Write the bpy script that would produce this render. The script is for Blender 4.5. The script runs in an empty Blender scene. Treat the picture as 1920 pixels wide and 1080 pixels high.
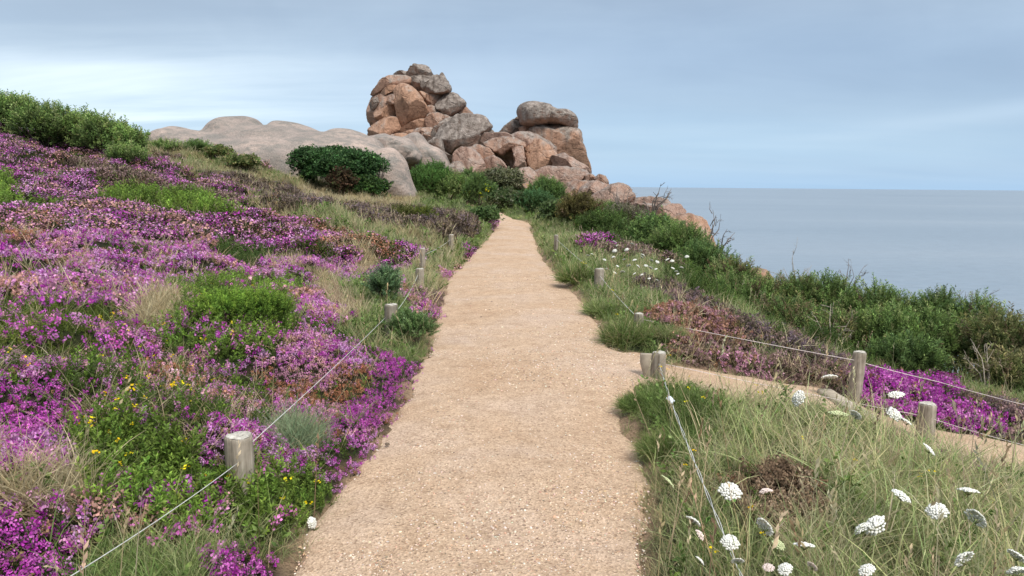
import bpy, bmesh, math, random
import numpy as np
from mathutils import Vector, Matrix

random.seed(7)
RNG = np.random.default_rng(11)
scene = bpy.context.scene
COL = scene.collection
PI = math.pi

# ------------------------------------------------------------------ camera model
FPX = 1387.0
CAMP = np.array([0.0, 0.0, 1.6])
PITCH = math.radians(7.87)
ROLL = math.radians(0.5)
_f = np.array([0, math.cos(PITCH), -math.sin(PITCH)])
_r0 = np.array([1.0, 0, 0])
_u0 = np.array([0, math.sin(PITCH), math.cos(PITCH)])
_r = math.cos(ROLL) * _r0 + math.sin(ROLL) * _u0
_u = -math.sin(ROLL) * _r0 + math.cos(ROLL) * _u0


def ray(px, py):
    return _r * (px - 960) / FPX + _u * (540 - py) / FPX + _f


def at(px, py, Y):
    d = ray(px, py)
    return CAMP + d * (Y / d[1])


def project(P):
    v = P - CAMP
    z = v @ _f
    z = np.where(z < 0.05, 0.05, z)
    return 960 + FPX * (v @ _r) / z, 540 - FPX * (v @ _u) / z


# ------------------------------------------------------------------ noise
def _hash(ix, iy, iz, seed):
    h = (ix * 374761393 + iy * 668265263 + iz * 2147483647 + seed * 974634777) & 0xFFFFFFFF
    h = ((h ^ (h >> 13)) * 1274126177) & 0xFFFFFFFF
    h = ((h ^ (h >> 16)) * 2246822519) & 0xFFFFFFFF
    return ((h ^ (h >> 15)) & 0xFFFF) / 65535.0


def vnoise(x, y, z=None, seed=0):
    x = np.asarray(x, float); y = np.asarray(y, float)
    z = np.zeros_like(x) if z is None else np.asarray(z, float)
    ix, iy, iz = (np.floor(a).astype(np.int64) for a in (x, y, z))
    fx, fy, fz = x - ix, y - iy, z - iz
    fx, fy, fz = (a * a * (3 - 2 * a) for a in (fx, fy, fz))
    out = 0
    for dx in (0, 1):
        for dy in (0, 1):
            for dz in (0, 1):
                w = (fx if dx else 1 - fx) * (fy if dy else 1 - fy) * (fz if dz else 1 - fz)
                out = out + w * _hash(ix + dx, iy + dy, iz + dz, seed)
    return out * 2 - 1


def fbm(x, y, z=None, seed=0, oct=3):
    s, a, f = 0, 1.0, 1.0
    for k in range(oct):
        s = s + a * vnoise(x * f, y * f, None if z is None else z * f, seed + k * 17)
        a *= 0.5; f *= 2.03
    return s


def sstep(a, b, x):
    t = np.clip((x - a) / (b - a), 0, 1)
    return t * t * (3 - 2 * t)


# ------------------------------------------------------------------ object helpers
def mesh_obj(name, V, F, mat=None, parent=None, colors=None, smooth=False):
    V = np.asarray(V, np.float32).reshape(-1, 3)
    me = bpy.data.meshes.new(name)
    me.vertices.add(len(V))
    me.vertices.foreach_set('co', V.ravel())
    if isinstance(F, np.ndarray):
        n, k = F.shape
        me.loops.add(n * k)
        me.loops.foreach_set('vertex_index', F.ravel().astype(np.int32))
        me.polygons.add(n)
        me.polygons.foreach_set('loop_start', (np.arange(n) * k).astype(np.int32))
        me.polygons.foreach_set('loop_total', np.full(n, k, np.int32))
    else:
        tot = sum(len(f) for f in F)
        me.loops.add(tot)
        me.loops.foreach_set('vertex_index', np.array([i for f in F for i in f], np.int32))
        me.polygons.add(len(F))
        ls = np.cumsum([0] + [len(f) for f in F[:-1]])
        me.polygons.foreach_set('loop_start', ls.astype(np.int32))
        me.polygons.foreach_set('loop_total', np.array([len(f) for f in F], np.int32))
    if smooth:
        me.polygons.foreach_set('use_smooth', np.ones(len(me.polygons), bool))
    me.update(calc_edges=True)
    if colors is not None:
        ca = me.color_attributes.new('Col', 'FLOAT_COLOR', 'POINT')
        c4 = np.ones((len(V), 4), np.float32)
        c4[:, :3] = colors
        ca.data.foreach_set('color', c4.ravel())
    if mat:
        me.materials.append(mat)
    o = bpy.data.objects.new(name, me)
    COL.objects.link(o)
    if parent:
        o.parent = parent
    return o


def tag(o, label=None, cat=None, group=None, kind=None):
    if label: o['label'] = label
    if cat: o['category'] = cat
    if group: o['group'] = group
    if kind: o['kind'] = kind
    return o


def empty(name, loc):
    o = bpy.data.objects.new(name, None)
    o.empty_display_size = 0.1
    COL.objects.link(o)
    o.location = loc
    return o


def tube(pts, rad, n=6, cap=True):
    """A tapered tube through pts; returns (V, F list)."""
    pts = [np.asarray(p, float) for p in pts]
    if np.isscalar(rad):
        rad = [rad] * len(pts)
    V, F = [], []
    for i, p in enumerate(pts):
        t = pts[min(i + 1, len(pts) - 1)] - pts[max(i - 1, 0)]
        t = t / (np.linalg.norm(t) + 1e-9)
        a = np.cross(t, [0.31, 0.17, 0.93]); a /= np.linalg.norm(a) + 1e-9
        b = np.cross(t, a)
        for k in range(n):
            an = 2 * PI * k / n
            V.append(p + rad[i] * (math.cos(an) * a + math.sin(an) * b))
    for i in range(len(pts) - 1):
        for k in range(n):
            F.append((i * n + k, i * n + (k + 1) % n, (i + 1) * n + (k + 1) % n, (i + 1) * n + k))
    if cap:
        F.append(tuple(range(n - 1, -1, -1)))
        F.append(tuple((len(pts) - 1) * n + k for k in range(n)))
    return V, F


class MB:
    def __init__(self):
        self.V, self.F = [], []

    def add(self, VF):
        o = len(self.V)
        self.V.extend(VF[0])
        self.F.extend(tuple(i + o for i in f) for f in VF[1])


# ------------------------------------------------------------------ materials
def new_mat(name):
    m = bpy.data.materials.new(name)
    m.use_nodes = True
    nt = m.node_tree
    nt.nodes.clear()
    out = nt.nodes.new('ShaderNodeOutputMaterial')
    return m, nt, out


def N(nt, t, **kw):
    n = nt.nodes.new(t)
    for k, v in kw.items():
        if k in n.inputs:
            n.inputs[k].default_value = v
        else:
            setattr(n, k, v)
    return n


def ramp(nt, fac, stops, interp='LINEAR'):
    r = nt.nodes.new('ShaderNodeValToRGB')
    r.color_ramp.interpolation = interp
    e = r.color_ramp.elements
    while len(e) < len(stops):
        e.new(0.5)
    for i, (p, c) in enumerate(stops):
        e[i].position = p
        e[i].color = (c[0], c[1], c[2], 1) if not np.isscalar(c) else (c, c, c, 1)
    nt.links.new(fac, r.inputs[0])
    return r.outputs[0]


def mixc(nt, fac, a, b, blend='MIX'):
    n = nt.nodes.new('ShaderNodeMix')
    n.data_type = 'RGBA'; n.blend_type = blend
    for s, v in ((n.inputs[0], fac), (n.inputs[6], a), (n.inputs[7], b)):
        if hasattr(v, 'is_linked') or isinstance(v, bpy.types.NodeSocket):
            nt.links.new(v, s)
        else:
            s.default_value = v if np.isscalar(v) else (*v, 1)
    return n.outputs[2]


def mathn(nt, op, a, b=None, clamp=False):
    n = nt.nodes.new('ShaderNodeMath'); n.operation = op; n.use_clamp = clamp
    for i, v in enumerate((a, b)):
        if v is None: continue
        if isinstance(v, bpy.types.NodeSocket): nt.links.new(v, n.inputs[i])
        else: n.inputs[i].default_value = v
    return n.outputs[0]


def noise_tex(nt, vec, scale, detail=4, rough=0.55, dist=0.0):
    n = N(nt, 'ShaderNodeTexNoise')
    n.inputs['Scale'].default_value = scale
    n.inputs['Detail'].default_value = detail
    n.inputs['Roughness'].default_value = rough
    n.inputs['Distortion'].default_value = dist
    if vec is not None:
        nt.links.new(vec, n.inputs['Vector'])
    return n.outputs['Fac']


def coords(nt, kind='Object', scale=None, rot=None):
    tc = nt.nodes.new('ShaderNodeTexCoord')
    v = tc.outputs[kind]
    if scale is not None:
        mp = nt.nodes.new('ShaderNodeMapping')
        mp.inputs['Scale'].default_value = scale
        if rot: mp.inputs['Rotation'].default_value = rot
        nt.links.new(v, mp.inputs['Vector'])
        v = mp.outputs[0]
    return v


def bump(nt, h, strength, dist, prev=None):
    b = N(nt, 'ShaderNodeBump')
    b.inputs['Strength'].default_value = strength
    b.inputs['Distance'].default_value = dist
    nt.links.new(h, b.inputs['Height'])
    if prev is not None:
        nt.links.new(prev, b.inputs['Normal'])
    return b.outputs[0]


def principled(nt, out, color, rough=0.8, normal=None, spec=0.3):
    p = N(nt, 'ShaderNodeBsdfPrincipled')
    p.inputs['Roughness'].default_value = rough
    p.inputs['Specular IOR Level'].default_value = spec
    if isinstance(color, bpy.types.NodeSocket): nt.links.new(color, p.inputs['Base Color'])
    else: p.inputs['Base Color'].default_value = (*color, 1)
    if normal is not None: nt.links.new(normal, p.inputs['Normal'])
    if out is not None: nt.links.new(p.outputs[0], out.inputs[0])
    return p


def leaf_material(name, trans=0.3, rough=0.6, spec=0.2):
    m, nt, out = new_mat(name)
    a = N(nt, 'ShaderNodeAttribute', attribute_name='Col')
    geo = N(nt, 'ShaderNodeNewGeometry')
    v = noise_tex(nt, geo.outputs['Position'], 35, 2)
    c = mixc(nt, 1.0, a.outputs['Color'], ramp(nt, v, [(0.3, 0.82), (0.7, 1.18)]), 'MULTIPLY')
    p = principled(nt, None, c, rough, None, spec)
    t = N(nt, 'ShaderNodeBsdfTranslucent')
    nt.links.new(c, t.inputs['Color'])
    mx = N(nt, 'ShaderNodeMixShader'); mx.inputs[0].default_value = trans
    nt.links.new(p.outputs[0], mx.inputs[1]); nt.links.new(t.outputs[0], mx.inputs[2])
    nt.links.new(mx.outputs[0], out.inputs[0])
    return m


M_LEAF = leaf_material('foliage', 0.38)
M_PETAL = leaf_material('petals', 0.35, 0.7, 0.1)


def ground_material():
    m, nt, out = new_mat('heath_soil')
    a = N(nt, 'ShaderNodeAttribute', attribute_name='Col')
    v = coords(nt)
    n1 = noise_tex(nt, v, 9, 6, 0.65)
    n2 = noise_tex(nt, v, 60, 4, 0.7)
    c = mixc(nt, 1.0, a.outputs['Color'], ramp(nt, n1, [(0.3, 0.6), (0.7, 1.4)]), 'MULTIPLY')
    c = mixc(nt, 1.0, c, ramp(nt, n2, [(0.3, 0.6), (0.7, 1.4)]), 'MULTIPLY')
    b = bump(nt, n1, 0.8, 0.08)
    b = bump(nt, n2, 0.9, 0.03, b)
    principled(nt, out, c, 0.95, b, 0.1)
    return m


def path_material():
    m, nt, out = new_mat('pink_granite_sand')
    v = coords(nt)
    big = noise_tex(nt, v, 0.9, 4, 0.6, 0.4)
    mid = noise_tex(nt, v, 6, 5, 0.65)
    fine = noise_tex(nt, v, 110, 3, 0.7)
    vo = N(nt, 'ShaderNodeTexVoronoi'); vo.inputs['Scale'].default_value = 85
    nt.links.new(v, vo.inputs['Vector'])
    vs = N(nt, 'ShaderNodeSeparateColor'); nt.links.new(vo.outputs['Color'], vs.inputs[0])
    base = ramp(nt, big, [(0.3, (0.43, 0.293, 0.19)), (0.5, (0.465, 0.331, 0.226)), (0.72, (0.48, 0.36, 0.275))])
    c = mixc(nt, 1.0, base, ramp(nt, mid, [(0.3, (0.80, 0.77, 0.74)), (0.46, (.96, .955, .95)), (0.55, 1.0), (0.72, (1.09, 1.10, 1.11))]), 'MULTIPLY')
    c = mixc(nt, 1.0, c, ramp(nt, vs.outputs[0], [(0.0, (0.62, 0.59, 0.56)), (0.13, (0.88, 0.87, 0.86)), (0.6, (1.0, 1.0, 1.0)), (1.0, (1.2, 1.22, 1.24))]), 'MULTIPLY')
    c = mixc(nt, 1.0, c, ramp(nt, fine, [(0.3, 0.78), (0.7, 1.2)]), 'MULTIPLY')
    b = bump(nt, mid, 0.5, 0.03)
    b = bump(nt, vo.outputs['Distance'], 0.7, 0.008, b)
    b = bump(nt, fine, 0.8, 0.008, b)
    principled(nt, out, c, 0.95, b, 0.15)
    return m


def rock_material(name, grey, warm=0.5, pale=0.0, streak=0.0):
    """grey: how much lichen grey covers the pink granite. warm: orange vs pink."""
    m, nt, out = new_mat(name)
    v = coords(nt)
    geo = N(nt, 'ShaderNodeNewGeometry')
    sep = N(nt, 'ShaderNodeSeparateXYZ'); nt.links.new(geo.outputs['Normal'], sep.inputs[0])
    n1 = noise_tex(nt, v, 0.7, 5, 0.62, 0.5)
    n2 = noise_tex(nt, v, 3.2, 6, 0.7)
    n3 = noise_tex(nt, v, 22, 4, 0.7)
    pink = (0.51 + 0.0 * pale, 0.30 + 0.02 * (1 - warm) + 0.06 * pale, 0.255 - 0.06 * warm + 0.06 * pale)
    pink2 = tuple(min(1, c * 1.22) for c in pink)
    pink = tuple(c * .9 for c in pink); pink2 = tuple(c * .95 for c in pink2)
    base = ramp(nt, n1, [(0.3, tuple(c * 0.68 for c in pink)), (0.5, pink), (0.72, pink2)])
    # grey lichen: settles on tops, in patches
    up = mathn(nt, 'MULTIPLY', sep.outputs[2], 0.28)
    lm = mathn(nt, 'ADD', mathn(nt, 'ADD', n1, up), mathn(nt, 'MULTIPLY', n2, 0.5))
    lm = mathn(nt, 'ADD', lm, grey - 0.95)
    if streak:
        sv = coords(nt, 'Object', (1.6, 1.6, 0.12))
        st = noise_tex(nt, sv, 1.0, 4, 0.6)
        lm = mathn(nt, 'ADD', lm, mathn(nt, 'MULTIPLY', mathn(nt, 'SUBTRACT', st, 0.5), streak))
    fac = ramp(nt, lm, [(0.0, 0.0), (0.32, 0.85)])
    greyc = ramp(nt, n2, [(0.32, (0.08, 0.073, 0.064)), (0.48, (0.19, 0.175, 0.155)), (0.68, (0.32, 0.295, 0.265))])
    c = mixc(nt, fac, base, greyc)
    c = mixc(nt, 1.0, c, ramp(nt, n3, [(0.3, 0.68), (0.7, 1.25)]), 'MULTIPLY')
    c = mixc(nt, 1.0, c, ramp(nt, n2, [(0.30, 0.62), (0.46, 0.95), (0.7, 1.2)]), 'MULTIPLY')
    # iron and water staining that runs down the faces
    sv2 = coords(nt, 'Object', (2.2, 2.2, 0.25))
    st2 = noise_tex(nt, sv2, 1.0, 5, 0.7)
    c = mixc(nt, 1.0, c, ramp(nt, st2, [(0.32, (0.52, 0.49, 0.47)), (0.47, 1.0), (1.0, 1.05)]), 'MULTIPLY')
    # joints in the granite
    vo = N(nt, 'ShaderNodeTexVoronoi'); vo.feature = 'DISTANCE_TO_EDGE'
    wv = N(nt, 'ShaderNodeVectorMath'); wv.operation = 'ADD'
    nn = N(nt, 'ShaderNodeTexNoise'); nn.inputs['Scale'].default_value = 1.1; nt.links.new(v, nn.inputs['Vector'])
    sc = N(nt, 'ShaderNodeVectorMath'); sc.operation = 'SCALE'; sc.inputs['Scale'].default_value = 1.6
    nt.links.new(nn.outputs['Color'], sc.inputs[0])
    nt.links.new(v, wv.inputs[0]); nt.links.new(sc.outputs[0], wv.inputs[1])
    mp = N(nt, 'ShaderNodeMapping'); mp.inputs['Scale'].default_value = (0.17, 0.17, 0.34)
    nt.links.new(wv.outputs[0], mp.inputs['Vector']); nt.links.new(mp.outputs[0], vo.inputs['Vector'])
    vo.inputs['Scale'].default_value = 1.0
    crack = ramp(nt, vo.outputs['Distance'], [(0.0, 0.0), (0.02, 1.0)])
    b = bump(nt, n1, 0.5, 0.4)
    b = bump(nt, n2, 0.75, 0.22, b)
    b = bump(nt, n3, 0.6, 0.05, b)
    b = bump(nt, crack, 0.55, 0.07, b)
    principled(nt, out, c, 0.9, b, 0.2)
    return m


M_ROCK_GREY = rock_material('lichen_grey_granite', 0.55, 0.4, 0.0, 0.45)
M_ROCK_MIX = rock_material('weathered_pink_granite', 0.23, 0.6, 0.0, 0.5)
M_ROCK_WARM = rock_material('orange_pink_granite', 0.12, 0.9, 0.0, 0.3)
M_ROCK_PINK = rock_material('pink_granite', 0.20, 0.3, 0.25, 0.1)
def dome_material():
    m, nt, out = new_mat('smooth_speckled_granite')
    v = coords(nt)
    n1 = noise_tex(nt, v, 0.28, 4, 0.55, 0.2)
    n2 = noise_tex(nt, coords(nt, 'Object', (1, 1, 2.2)), 1.1, 6, 0.72)
    n3 = noise_tex(nt, v, 16, 4, 0.75)
    vo = N(nt, 'ShaderNodeTexVoronoi'); vo.inputs['Scale'].default_value = 7
    nt.links.new(v, vo.inputs['Vector'])
    base = ramp(nt, n1, [(0.32, (.235, .20, .178)), (0.48, (.335, .272, .235)), (0.62, (.41, .32, .27))])
    gr = ramp(nt, n2, [(0.42, 0.0), (0.6, 0.9)])
    c = mixc(nt, gr, base, (.195, .18, .16))
    c = mixc(nt, 1.0, c, ramp(nt, n3, [(0.3, 0.66), (0.5, 1.0), (0.7, 1.25)]), 'MULTIPLY')
    spk = ramp(nt, vo.outputs['Distance'], [(0.0, 0.55), (0.22, 1.0)])
    c = mixc(nt, ramp(nt, n2, [(0.45, 0.0), (0.6, 0.8)]), c, mixc(nt, 1.0, c, spk, 'MULTIPLY'))
    b = bump(nt, n2, 0.45, 0.35)
    b = bump(nt, n3, 0.6, 0.06, b)
    principled(nt, out, c, 0.92, b, 0.15)
    return m


M_DOME = dome_material()
M_ROCK_PALE = rock_material('pale_grey_pink_granite', 0.30, 0.35, 0.55, 0.0)
M_ROCK_COLUMN = rock_material('streaked_granite', 0.26, 0.8, 0.0, 0.95)


def wood_material(name, dark=1.0):
    m, nt, out = new_mat(name)
    v = coords(nt, 'Object', (40, 40, 2.2))
    g = noise_tex(nt, v, 1.0, 5, 0.65, 0.3)
    v2 = coords(nt)
    blot = noise_tex(nt, v2, 14, 4)
    c = ramp(nt, g, [(0.3, tuple(dark * x for x in (0.10, 0.08, 0.06))), (0.45, tuple(dark * x for x in (0.25, 0.21, 0.165))), (0.7, tuple(dark * x for x in (0.40, 0.35, 0.29)))])
    c = mixc(nt, 1.0, c, ramp(nt, blot, [(0.3, (0.7, 0.72, 0.7)), (0.7, (1.15, 1.15, 1.15))]), 'MULTIPLY')
    b = bump(nt, g, 0.9, 0.012)
    principled(nt, out, c, 0.9, b, 0.15)
    return m


M_WOOD = wood_material('weathered_wood')
M_WOOD_DARK = wood_material('brown_weathered_wood', 0.8)


def endgrain_material():
    m, nt, out = new_mat('bleached_end_grain')
    v = coords(nt)
    n = noise_tex(nt, v, 45, 5, 0.7)
    n2 = noise_tex(nt, v, 16, 3)
    c = ramp(nt, n, [(0.3, (0.22, 0.2, 0.17)), (0.5, (0.46, 0.43, 0.37)), (0.7, (0.62, 0.59, 0.52))])
    c = mixc(nt, 1.0, c, ramp(nt, n2, [(0.3, 0.75), (0.7, 1.1)]), 'MULTIPLY')
    principled(nt, out, c, 0.95, bump(nt, n, 0.9, 0.01), 0.1)
    return m


M_END = endgrain_material()


def plain(name, color, rough=0.7, var=0.15, scale=30, spec=0.2):
    m, nt, out = new_mat(name)
    v = coords(nt)
    n = noise_tex(nt, v, scale, 4)
    c = mixc(nt, 1.0, color, ramp(nt, n, [(0.3, 1 - var), (0.7, 1 + var)]), 'MULTIPLY')
    principled(nt, out, c, rough, bump(nt, n, 0.3, 0.004), spec)
    return m


M_WIRE = plain('galvanised_wire', (0.50, 0.50, 0.47), 0.5, 0.2, 60)
M_WIRE_PALE = plain('pale_sheathed_wire', (0.62, 0.54, 0.52), 0.6, 0.15, 60)
M_PLASTIC = plain('white_plastic', (0.62, 0.68, 0.72), 0.4, 0.1, 20, 0.5)
M_STEM = plain('flower_stem', (0.16, 0.19, 0.07), 0.6)
M_UMBEL = plain('white_florets', (0.76, 0.75, 0.68), 0.8, 0.08, 200)
M_UMBEL_PINK = plain('pinkish_florets', (0.80, 0.66, 0.60), 0.8, 0.1, 200)
M_UMBEL_GREEN = plain('greenish_florets', (0.50, 0.54, 0.30), 0.8, 0.15, 200)
M_TWIG = plain('bare_twig', (0.17, 0.14, 0.12), 0.9, 0.25)
M_STRAW_TWIG = plain('bleached_twig', (0.34, 0.29, 0.23), 0.9, 0.25)
M_BARK = plain('shrub_bark', (0.12, 0.09, 0.065), 0.9, 0.25)
M_YELLOW = plain('yellow_petals', (0.75, 0.58, 0.02), 0.7, 0.1, 200)
M_STONE_EDGE = plain('grey_weathered_board', (0.34, 0.29, 0.225), 0.95, 0.25, 12)


def sea_material():
    m, nt, out = new_mat('sea_water')
    v = coords(nt, 'Object', (0.035, 0.12, 1))
    n1 = noise_tex(nt, v, 1.0, 6, 0.6)
    v2 = coords(nt, 'Object', (0.0011, 0.006, 1))
    n2 = noise_tex(nt, v2, 1.0, 5, 0.6)
    c = ramp(nt, n2, [(0.3, (0.14, 0.18, 0.215)), (0.5, (0.175, 0.215, 0.25)), (0.7, (0.215, 0.25, 0.28))])
    n4 = noise_tex(nt, coords(nt, 'Object', (0.16, 0.55, 1)), 1.0, 5, 0.65)
    b = bump(nt, n1, 0.6, 1.2)
    b = bump(nt, n4, 0.5, 0.35, b)
    c = mixc(nt, 1.0, c, ramp(nt, n4, [(0.3, 0.86), (0.7, 1.12)]), 'MULTIPLY')
    p = principled(nt, out, c, 0.3, b, 0.5)
    return m


# ------------------------------------------------------------------ path and terrain
def zpath(Y):
    return 0.35 * sstep(24, 38, np.asarray(Y, float))


def on_path(px, py):
    d = ray(px, py); z = 0.0
    for _ in range(12):
        t = (z - CAMP[2]) / d[2]
        z = float(zpath(t * d[1]))
    return CAMP + d * t


LEDGE = [(1080, 545), (1000, 590), (950, 630), (900, 655), (850, 700), (800, 735), (750, 765), (700, 790), (650, 808), (600, 825),
         (550, 835), (525, 840), (500, 862), (470, 893), (450, 913), (430, 928), (416, 936), (409, 934)]
REDGE = [(1080, 1190), (1000, 1200), (950, 1213), (870, 1212), (800, 1172), (750, 1165), (705, 1205), (668, 1205), (648, 1140),
         (625, 1145), (580, 1105), (540, 1070), (520, 1050), (490, 1024), (470, 1012), (450, 1003), (430, 995), (418, 993), (412, 979), (409, 962)]
_l = np.array([on_path(x, y) for y, x in LEDGE])
_rr = np.array([on_path(x, y) for y, x in REDGE])
_l = np.vstack([[-0.95, -8, 0], [-0.95, 1.2, 0], _l, [_l[-1][0] - 1.2, _l[-1][1] + 4, 0], [_l[-1][0] - 5, _l[-1][1] + 10, 0]])
_rr = np.vstack([[0.7, -8, 0], [0.6, 1.2, 0], _rr, [_rr[-1][0] - 0.6, _rr[-1][1] + 4, 0], [_rr[-1][0] - 4, _rr[-1][1] + 10, 0]])
PATH_END = _l[-1][1]


def xl(Y): return np.interp(Y, _l[:, 1], _l[:, 0])
def xr(Y): return np.interp(Y, _rr[:, 1], _rr[:, 0])


def zside(x):
    return np.interp(x, [1.0, 1.3, 2.5, 3.9, 5.5, 9.0], [0.0, -0.03, -0.28, -0.60, -0.95, -1.7])


def on_side(px, py):
    d = ray(px, py); z = -0.2
    for _ in range(30):
        t = (z - CAMP[2]) / d[2]
        z = 0.5 * z + 0.5 * float(zside(t * d[0]))
    return CAMP + d * t


SU = np.array([on_side(*p) for p in [(1205, 664), (1255, 687), (1330, 697), (1430, 712), (1530, 728), (1590, 752), (1640, 778), (1760, 808), (1860, 826), (1920, 838)]])
SL = np.array([on_side(*p) for p in [(1205, 712), (1240, 716), (1330, 752), (1450, 778), (1560, 800), (1700, 842), (1830, 880), (1920, 902)]])


def s_up(x): return np.interp(x, SU[:, 0], SU[:, 1])
def s_lo(x): return np.interp(x, SL[:, 0], SL[:, 1])


def d_main(x, y):
    return np.where(y < PATH_END, np.maximum(xl(y) - x, x - xr(y)), 3.0)


def d_side(x, y):
    d = np.maximum(s_lo(x) - y, y - s_up(x))
    return np.where(x < 1.1, 9.0, np.where(x > 9, 9.0, d))


CP = []


def cz(px, py, z):
    d = ray(px, py)
    CP.append(CAMP + d * ((z - CAMP[2]) / d[2]))


def cy(px, py, Y):
    CP.append(at(px, py, Y))


for a in [(0, 1070, .18), (0, 900, .27), (0, 760, .33), (0, 640, .42), (0, 540, .52), (200, 1070, .1), (200, 900, .17), (200, 760, .24),
          (200, 640, .32), (200, 540, .42), (420, 1000, .05), (420, 900, .1), (420, 760, .15), (420, 640, .22), (420, 540, .28),
          (600, 760, .07), (600, 640, .12), (600, 540, .18), (720, 640, .05), (760, 540, .08),
          (1300, 1070, .0), (1300, 900, .05), (1300, 780, .04), (1500, 1070, .0), (1500, 900, .02), (1500, 820, -.06),
          (1700, 1070, -.02), (1700, 900, -.12), (1900, 1070, -.05), (1900, 940, -.25)]:
    cz(*a)
for a in [(0, 440, 11), (0, 380, 15), (0, 330, 20), (0, 288, 25), (0, 268, 28), (-300, 285, 22), (200, 440, 12), (200, 372, 18),
          (200, 322, 24), (200, 290, 30), (400, 442, 14), (400, 374, 21), (400, 326, 29), (400, 306, 35), (560, 442, 16), (560, 384, 24),
          (560, 352, 31), (680, 424, 20), (680, 376, 30), (780, 386, 31), (860, 366, 40), (760, 356, 44), (900, 356, 46),
          (960, 350, 46), (1050, 372, 42), (1120, 405, 33), (1200, 428, 29), (1060, 462, 18), (1160, 470, 18), (1260, 478, 21), (1330, 490, 26),
          (1300, 662, 7.6), (1450, 702, 7.4), (1600, 738, 7.4), (1750, 784, 7.2), (1900, 836, 6.9), (1300, 585, 10.5), (1450, 645, 10),
          (1600, 695, 9.4), (1750, 745, 8.9), (1900, 800, 8.4), (1180, 560, 10.5), (1250, 530, 13), (1120, 510, 13)]:
    cy(*a)
for Y in (-6, -2, 1, 3, 5, 8, 11, 14, 18, 22, 27, 32, 36):
    CP.append(np.array([(xl(Y) + xr(Y)) / 2, Y, float(zpath(Y))]))
for x in (2.0, 3.0, 4.0, 5.5, 8.0):
    CP.append(np.array([x, float((s_up(x) + s_lo(x)) / 2), float(zside(x))]))
for p in [(5, 14, -1.1), (6.5, 14, -1.7), (9, 12, -2.3), (14, 12, -5), (10, 20, -3.6), (6.6, 22, -1.7), (8.5, 27, -3.0), (12, 30, -7), (20, 30, -13),
          (-8, 0, .8), (-4, -5, .4), (-15, 5, 1.6), (-25, 20, 3.6), (-30, 40, 4.5), (-20, 50, 2.6), (-10, 42, 2.0), (-7, 56, 3.9), (-4.3, 57, 3.6), (0.5, 54, 3.0),
          (6, 45, 0.2), (9, 42, -2.5), (5, -5, -.5), (6, 2, -1.2), (10, 5, -2.6), (20, 5, -9), (25, 20, -14), (25, 45, -16), (14, 55, -9), (10, 70, -10),
          (-5, 75, -4), (-30, 75, 0), (-60, 60, 2), (-60, 10, 5), (-50, -30, 4), (0, -40, 1), (40, -30, -12), (60, 30, -20), (60, 90, -22), (0, 110, -20), (-60, 110, -10)]:
    CP.append(np.array(p, float))
CP = np.array(CP)


def _tps(r2):
    return np.where(r2 > 1e-12, 0.5 * r2 * np.log(np.maximum(r2, 1e-12)), 0.0)


def _warp(x, y):
    r = np.sqrt(x * x + y * y) + 1e-6
    s = np.log1p(r / 3.0) / r
    return x * s, y * s


_cx, _cy = _warp(CP[:, 0], CP[:, 1])
_n = len(CP)
_K = _tps((_cx[:, None] - _cx) ** 2 + (_cy[:, None] - _cy) ** 2) + np.eye(_n) * 0.002
_P = np.column_stack([np.ones(_n), _cx, _cy])
_A = np.block([[_K, _P], [_P.T, np.zeros((3, 3))]])
_w = np.linalg.solve(_A, np.concatenate([CP[:, 2], np.zeros(3)]))
MOUNDS = []   # (x, y, radius, height)


def mound(px, py, Y, r, h):
    p = at(px, py, Y)
    MOUNDS.append((p[0], p[1], r, h))


mound(455, 640, 6.4, 0.75, 0.26)
mound(200, 640, 6.6, 0.6, 0.16)
mound(100, 790, 4.2, 0.5, 0.2)
mound(40, 1010, 2.9, 0.35, 0.18)
mound(300, 900, 3.7, 0.5, 0.14)
mound(700, 720, 5.6, 0.5, 0.12)
mound(1230, 780, 5.0, 0.45, 0.14)
mound(1500, 960, 3.4, 0.3, 0.12)
mound(1200, 640, 8.0, 0.4, 0.14)
mound(1300, 560, 11.5, 0.9, 0.2)
mound(1340, 640, 8.6, 0.8, 0.2)
mound(1740, 735, 7.9, 0.7, 0.14)
mound(620, 430, 18, 2.5, 0.3)
mound(840, 430, 21, 1.0, 0.3)
mound(200, 360, 19, 3.0, 0.3)


def terrain_raw(x, y):
    sh = np.shape(x)
    x = np.ravel(np.asarray(x, float)); y = np.ravel(np.asarray(y, float))
    out = np.empty(len(x))
    for i in range(0, len(x), 20000):
        a, b = _warp(x[i:i + 20000], y[i:i + 20000])
        out[i:i + 20000] = _tps((a[:, None] - _cx) ** 2 + (b[:, None] - _cy) ** 2) @ _w[:_n] + _w[_n] + _w[_n + 1] * a + _w[_n + 2] * b
    return out.reshape(sh)


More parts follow.
